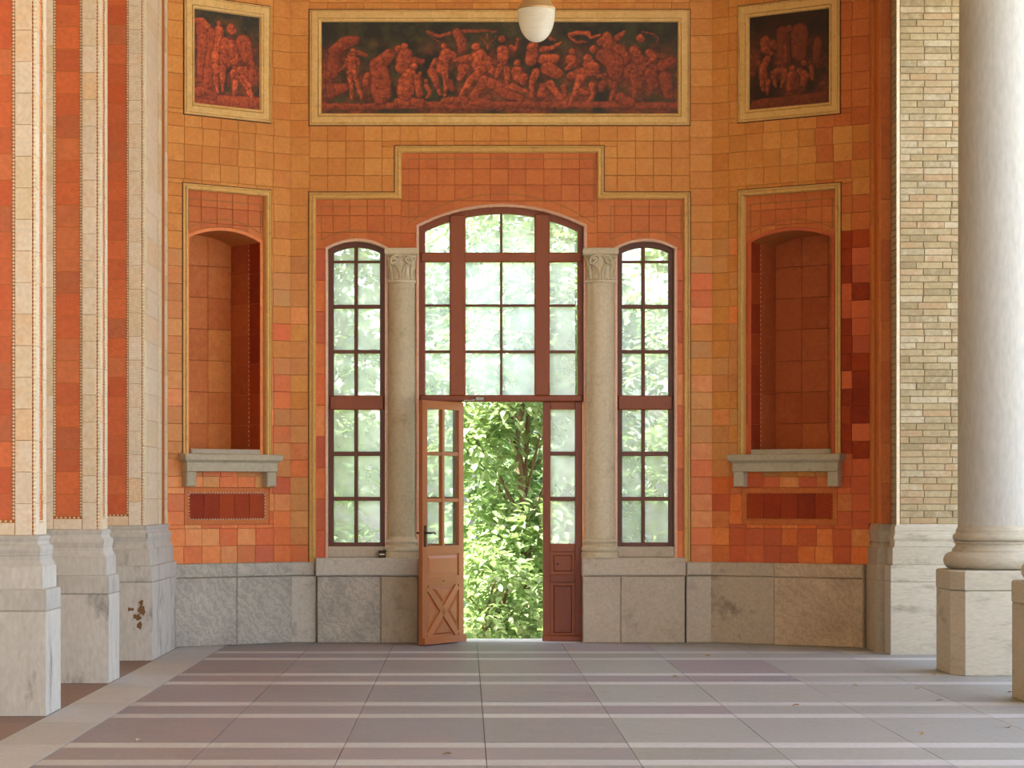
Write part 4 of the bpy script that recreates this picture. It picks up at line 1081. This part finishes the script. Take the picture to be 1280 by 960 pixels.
# =================================================================== ROUND COLUMNS
def column(cxx, cyy, label):
    t = thing('column', label, 'column', (cxx, cyy, 0), group='round columns')
    s, ch = 0.51, 0.17
    def octo(o, z): 
        a = s+o; c = ch
        return [(-a+c*0.6, -a, z), (a-c*0.6, -a, z), (a, -a+c, z), (a, a-c, z), (a-c*0.6, a, z), (-a+c*0.6, a, z), (-a, a-c, z), (-a, -a+c, z)]
    def octs(name, prof):
        mb = MB(); vs = []; fs = []
        for o, z in prof: vs += octo(o, z)
        for j in range(len(prof)-1):
            for i in range(8): fs.append((j*8+i, j*8+(i+1)%8, (j+1)*8+(i+1)%8, (j+1)*8+i))
        fs.append(tuple(range(7,-1,-1))); fs.append(tuple((len(prof)-1)*8+i for i in range(8)))
        mb.add(vs, fs).build(name, 'stone_base', t)
    octs('pedestal', [(-0.004, 0.0), (0.0, 0.01), (0.0, 0.752), (-0.008, 0.758)])
    octs('pedestal_cap', [(-0.008, 0.76), (0.004, 0.768), (0.004, 0.925), (-0.012, 0.94)])
    r = 0.37
    prof = [(0.47, 0.94)]
    for i in range(9):
        a = -math.pi/2+math.pi*i/8; prof.append((0.430+0.072*math.cos(a)*1.0, 1.02+0.078*math.sin(a)))
    prof += [(0.425, 1.102), (0.425, 1.118)]
    for i in range(7):
        a = math.pi/2*i/6; prof.append((0.425-0.035*math.sin(a), 1.118+0.06*(1-math.cos(a)) if False else 1.118+0.055*i/6))
    prof += [(0.408, 1.18), (0.408, 1.192)]
    for i in range(7):
        a = -math.pi/2+math.pi*i/6; prof.append((0.390+0.028*math.cos(a), 1.232+0.036*math.sin(a)))
    prof += [(0.388, 1.272), (0.388, 1.30), (0.376, 1.312), (r, 1.34)]
    MB().lathe(prof, n=64).build('column_base', 'stone_base', t, smooth=True)
    MB().lathe([(r, 1.335), (r, 3.0), (r*0.985, 5.2), (r*0.955, 6.55)], n=64).build('shaft', 'stone_white', t, smooth=True)
    MB().lathe([(r*0.955, 6.55), (r*1.05, 6.58), (r*1.05, 6.62), (r*1.1, 6.64), (r*1.45, 6.72), (r*1.45, 6.75)], n=64).build('capital', 'stone_white', t, smooth=True)
    return t
column(4.87, -4.74, 'smooth white round column on a pedestal in front of the brick pier')
column(4.87, -4.74-3.27, 'round column whose stone pedestal edge stands in front of the white column pedestal')

# =================================================================== PENDANT LAMP
ly = -7.4
lx = cx(670.5, ly); lz0 = cz(53, ly)
lamp = thing('pendant_lamp', 'white ribbed glass pendant lamp with a tan cap hanging before the wide fresco', 'lamp', (lx, ly, lz0))
r0 = 23.2/F*(D+ly); hh = (53-12.5)/F*(D+ly)
prof = []
for i in range(40):
    t = i/39; z = hh*t
    r = r0*math.sqrt(max(0.0, 1-(1-t)**2.35)) if t < 1 else r0
    r += (0.0022 if i % 2 else -0.0008) * (1 if 0.05 < t < 0.97 else 0)
    prof.append((max(r, 0.002), z))
MB().lathe(prof, n=48).build('glass_shade', 'opal', lamp, smooth=True)
MB().lathe([(r0*1.02, hh-0.002), (r0*1.03, hh+0.012), (r0*0.98, hh+0.02), (r0*0.84, hh+0.045), (r0*0.70, hh+0.09), (r0*0.62, hh+0.15), (r0*0.55, hh+0.2), (r0*0.3, hh+0.24), (0.03, hh+0.26)], n=40).build('cap', 'brass', lamp, smooth=True)
MB().lathe([(0.012, hh+0.25), (0.012, CEIL-lz0-0.05)], n=12).build('rod', 'brass', lamp)
MB().lathe([(0.03, CEIL-lz0-0.07), (0.08, CEIL-lz0-0.03), (0.09, CEIL-lz0)], n=20).build('ceiling_rose', 'brass', lamp, smooth=True)

# =================================================================== GARDEN
MB().box(-40, 45, -70, 60, -0.6, -0.28).build('ground', 'gravel', kind='structure')
MB().box(-30, 35, 2.2, 58, -0.29, -0.2).build('ground_lawn', 'grass', kind='structure')

def leaf_geo(L, W):
    v = np.array([(0,0,0), (-0.38*W,0.28*L,0.10*L), (-0.5*W,0.55*L,0.10*L), (0,0.5*L,0.0), (0.5*W,0.55*L,0.10*L), (0.38*W,0.28*L,0.10*L), (0,L,-0.12*L)])
    return v, [(0,3,1), (1,3,2), (2,3,6), (0,5,3), (5,4,3), (4,6,3)]
def rot_from(fwd, up):
    f = fwd/np.linalg.norm(fwd, axis=1, keepdims=True)
    s = np.cross(f, up); s /= np.maximum(1e-6, np.linalg.norm(s, axis=1, keepdims=True))
    u = np.cross(s, f)
    return np.stack([s, f, u], -1)
def foliage_pts(clusters, per_area, seed):
    """leaves lie on the shells of leafy clumps: position, rotation"""
    rng = np.random.default_rng(seed); P, Rm = [], []
    for (x, y, z, r) in clusters:
        n = int(per_area*r*r)
        d = rng.normal(size=(n, 3)); d /= np.linalg.norm(d, axis=1, keepdims=True)
        d[:, 2] = np.where(d[:, 2] < -0.35, -d[:, 2], d[:, 2])
        rad = r*(0.72+0.34*rng.random((n, 1)))
        p = np.array([x, y, z])+d*rad*np.array([1.0, 1.0, 0.8])
        fwd = d*np.array([1.0, 1.0, 0.5])+rng.normal(size=(n, 3))*0.42+np.array([0, 0, -0.3])
        up = np.array([0, 0, 1.0])+d*0.55+rng.normal(size=(n, 3))*0.25
        P.append(p); Rm.append(rot_from(fwd, up))
    return np.concatenate(P), np.concatenate(Rm)
def clumps(x, y, z0, h, rx, n, rc, seed):
    rng = random.Random(seed); out = []
    for i in range(n):
        t = rng.random(); a = rng.uniform(0, 2*math.pi)
        z = z0+h*t
        rr_ = rx*math.sqrt(max(0.08, 1-(2*t-0.75)**2*0.75))*(0.45+0.55*rng.random())
        out.append((x+rr_*math.cos(a), y+rr_*math.sin(a)*0.8, z, rc*rng.uniform(0.7, 1.25)))
    return out
def leaves_mesh(P, Rm, sc, L, W, mat):
    v, f = leaf_geo(L, W); k = len(v)
    V = (np.einsum('nij,kj->nki', Rm, v)*sc[:, None, None]+P[:, None, :]).reshape(-1, 3)
    n = len(P); f = np.array(f)
    FA = (np.arange(n)[:, None, None]*k+f[None]).reshape(-1, 3)
    me = bpy.data.meshes.new('foliage')
    me.vertices.add(len(V)); me.vertices.foreach_set('co', V.astype(np.float32).ravel())
    me.loops.add(FA.size); me.loops.foreach_set('vertex_index', FA.astype(np.int32).ravel())
    me.polygons.add(len(FA)); me.polygons.foreach_set('loop_start', (np.arange(len(FA))*3).astype(np.int32))
    me.materials.append(M[mat]); me.update(calc_edges=True); me.validate()
    return me
def tree(x, y, h, rx, n, rc, dens, L, mat, label, seed, cat='tree', group=None, name='tree', z0=0.9, pick_leaves=0, trunk=0.11):
    gz = -0.2
    t = thing(name, label, cat, (x, y, gz), group=group)
    cl = clumps(0, 0, z0, h-z0, rx, n, rc, seed)
    rng = random.Random(seed+5)
    tb = MB()
    top = h*0.72
    tb.tube([(0,0,0), (0.05*rng.uniform(-1,1),0.05,top*0.35), (rng.uniform(-.2,.2),rng.uniform(-.2,.2),top*0.7), (rng.uniform(-.3,.3),0,top)], [trunk*1.25, trunk, trunk*0.75, trunk*0.35], 8)
    tb.build('trunk', 'bark', t, smooth=True)
    bb = MB()
    for c in cl[::2]:
        b0 = min(max(0.25, c[2]*0.55), top*0.9)
        bb.tube([(0,0,b0), (c[0]*0.5, c[1]*0.5, (b0+c[2])/2+0.1), (c[0], c[1], c[2])], [trunk*0.4, trunk*0.28, trunk*0.12], 6)
    bb.build('branches', 'bark', t, smooth=True, kind='stuff')
    P, Rm = foliage_pts(cl, dens, seed)
    sc = np.random.default_rng(seed).uniform(0.7, 1.25, len(P))
    keep = np.ones(len(P), bool)
    if pick_leaves:
        wx, wy, wz = P[:,0]+x, P[:,1]+y, P[:,2]+gz
        u = VX+wx/(D+wy)*F; v = VY-(wz-EYE)/(D+wy)*F
        vis = np.where((u > 580) & (u < 676) & (v > 505) & (v < 800))[0]
        sel = vis[np.argsort(wy[vis])][:pick_leaves]
        keep[sel] = False
        lv, lf = leaf_geo(L, L*0.56)
        lm = bpy.data.meshes.new('leaf'); lm.from_pydata(lv.tolist(), [], lf); lm.materials.append(M[mat])
        for i in sel:
            o = bpy.data.objects.new('leaf', lm); COL.objects.link(o); o.parent = t
            o.matrix_local = Matrix.Translation(P[i].tolist()) @ Matrix(Rm[i].tolist()).to_4x4() @ Matrix.Scale(float(sc[i]), 4)
    me = leaves_mesh(P[keep], Rm[keep], sc[keep], L, L*0.56, mat)
    link(bpy.data.objects.new('foliage', me), t, kind='stuff')
    return t
tree(0.75, 3.9, 4.9, 0.95, 36, 0.50, 820, 0.155, 'leaf', 'broad-leaved bright green shrub right outside the open doorway', 21, 'shrub', name='shrub', z0=0.35, pick_leaves=290, trunk=0.05)
tree(-2.1, 4.9, 6.0, 1.0, 32, 0.55, 620, 0.15, 'leaf', 'leafy green tree outside the window with the box on its sill', 22)
tree(3.4, 5.1, 6.2, 1.1, 34, 0.55, 620, 0.15, 'leaf', 'leafy green tree outside the window beside the red-brown fixed door leaf', 23)
far = [(0.9, 8.6, 7.0, 24, 'deep green tree rising behind the shrub at the doorway'), (4.9, 9.6, 6.6, 25, 'deep green tree behind the one outside the window by the fixed door leaf'), (-3.2, 9.2, 6.8, 26, 'deep green tree behind the one outside the window with the box')]
for x, y, h, sd, lab in far:
    tree(x, y, h, 1.5, 40, 0.72, 340, 0.17, 'leaf_dark', lab, sd, group='garden trees in the back row', z0=0.4, trunk=0.08)
for x, y, sd, lab in ((0.25, 2.15, 31, 'low leafy bush right outside the open doorway, at the foot of the shrub'), (-1.75, 2.3, 32, 'low leafy bush under the window with the box on its sill'), (2.4, 2.3, 33, 'low leafy bush behind the fixed door leaf')):
    tree(x, y, 1.0, 0.62, 16, 0.32, 900, 0.12, 'leaf', lab, sd, 'bush', name='bush', z0=0.15, trunk=0.04)
# clipped hedge closing the garden
hb = thing('hedge', 'dense green hedge at the end of the garden', 'hedge', (0.5, 14.5, -0.2))
hc = [(x, random.uniform(-0.6, 0.6), z, 1.1) for x in np.arange(-9, 9.1, 1.2) for z in (0.6, 1.9, 3.2, 4.3)]
P, Rm = foliage_pts(hc, 150, 40)
link(bpy.data.objects.new('foliage', leaves_mesh(P, Rm, np.random.default_rng(2).uniform(0.8, 1.4, len(P)), 0.22, 0.13, 'leaf_dark')), hb, kind='stuff')
for x in np.arange(-9, 9.1, 1.8): MB().tube([(x, 0, 0), (x+0.1, 0.1, 2.5), (x, 0, 5)], [0.09, 0.07, 0.03], 6).build('stem', 'bark', hb)

# =================================================================== FALLEN LEAVES ON THE FLOOR
lv, lf = leaf_geo(0.07, 0.04)
lm = bpy.data.meshes.new('fallen_leaf'); lm.from_pydata(lv.tolist(), [], lf); lm.materials.append(M['litter'])
for px, py in ((888, 820), (1064, 857), (1150, 861), (1167, 844), (1180, 876), (1260, 910), (1150, 917), (565, 943), (176, 925), (1268, 866), (840, 846), (1000, 882)):
    dd_ = EYE*F/(py-VY)
    o = bpy.data.objects.new('fallen_leaf', lm)
    link(o, None, ((px-VX)/F*dd_, dd_-D, 0.006), random.uniform(0, 6.28))
    tag(o, 'small dry leaf lying on the stone floor', 'leaf', 'dry leaves scattered on the floor')
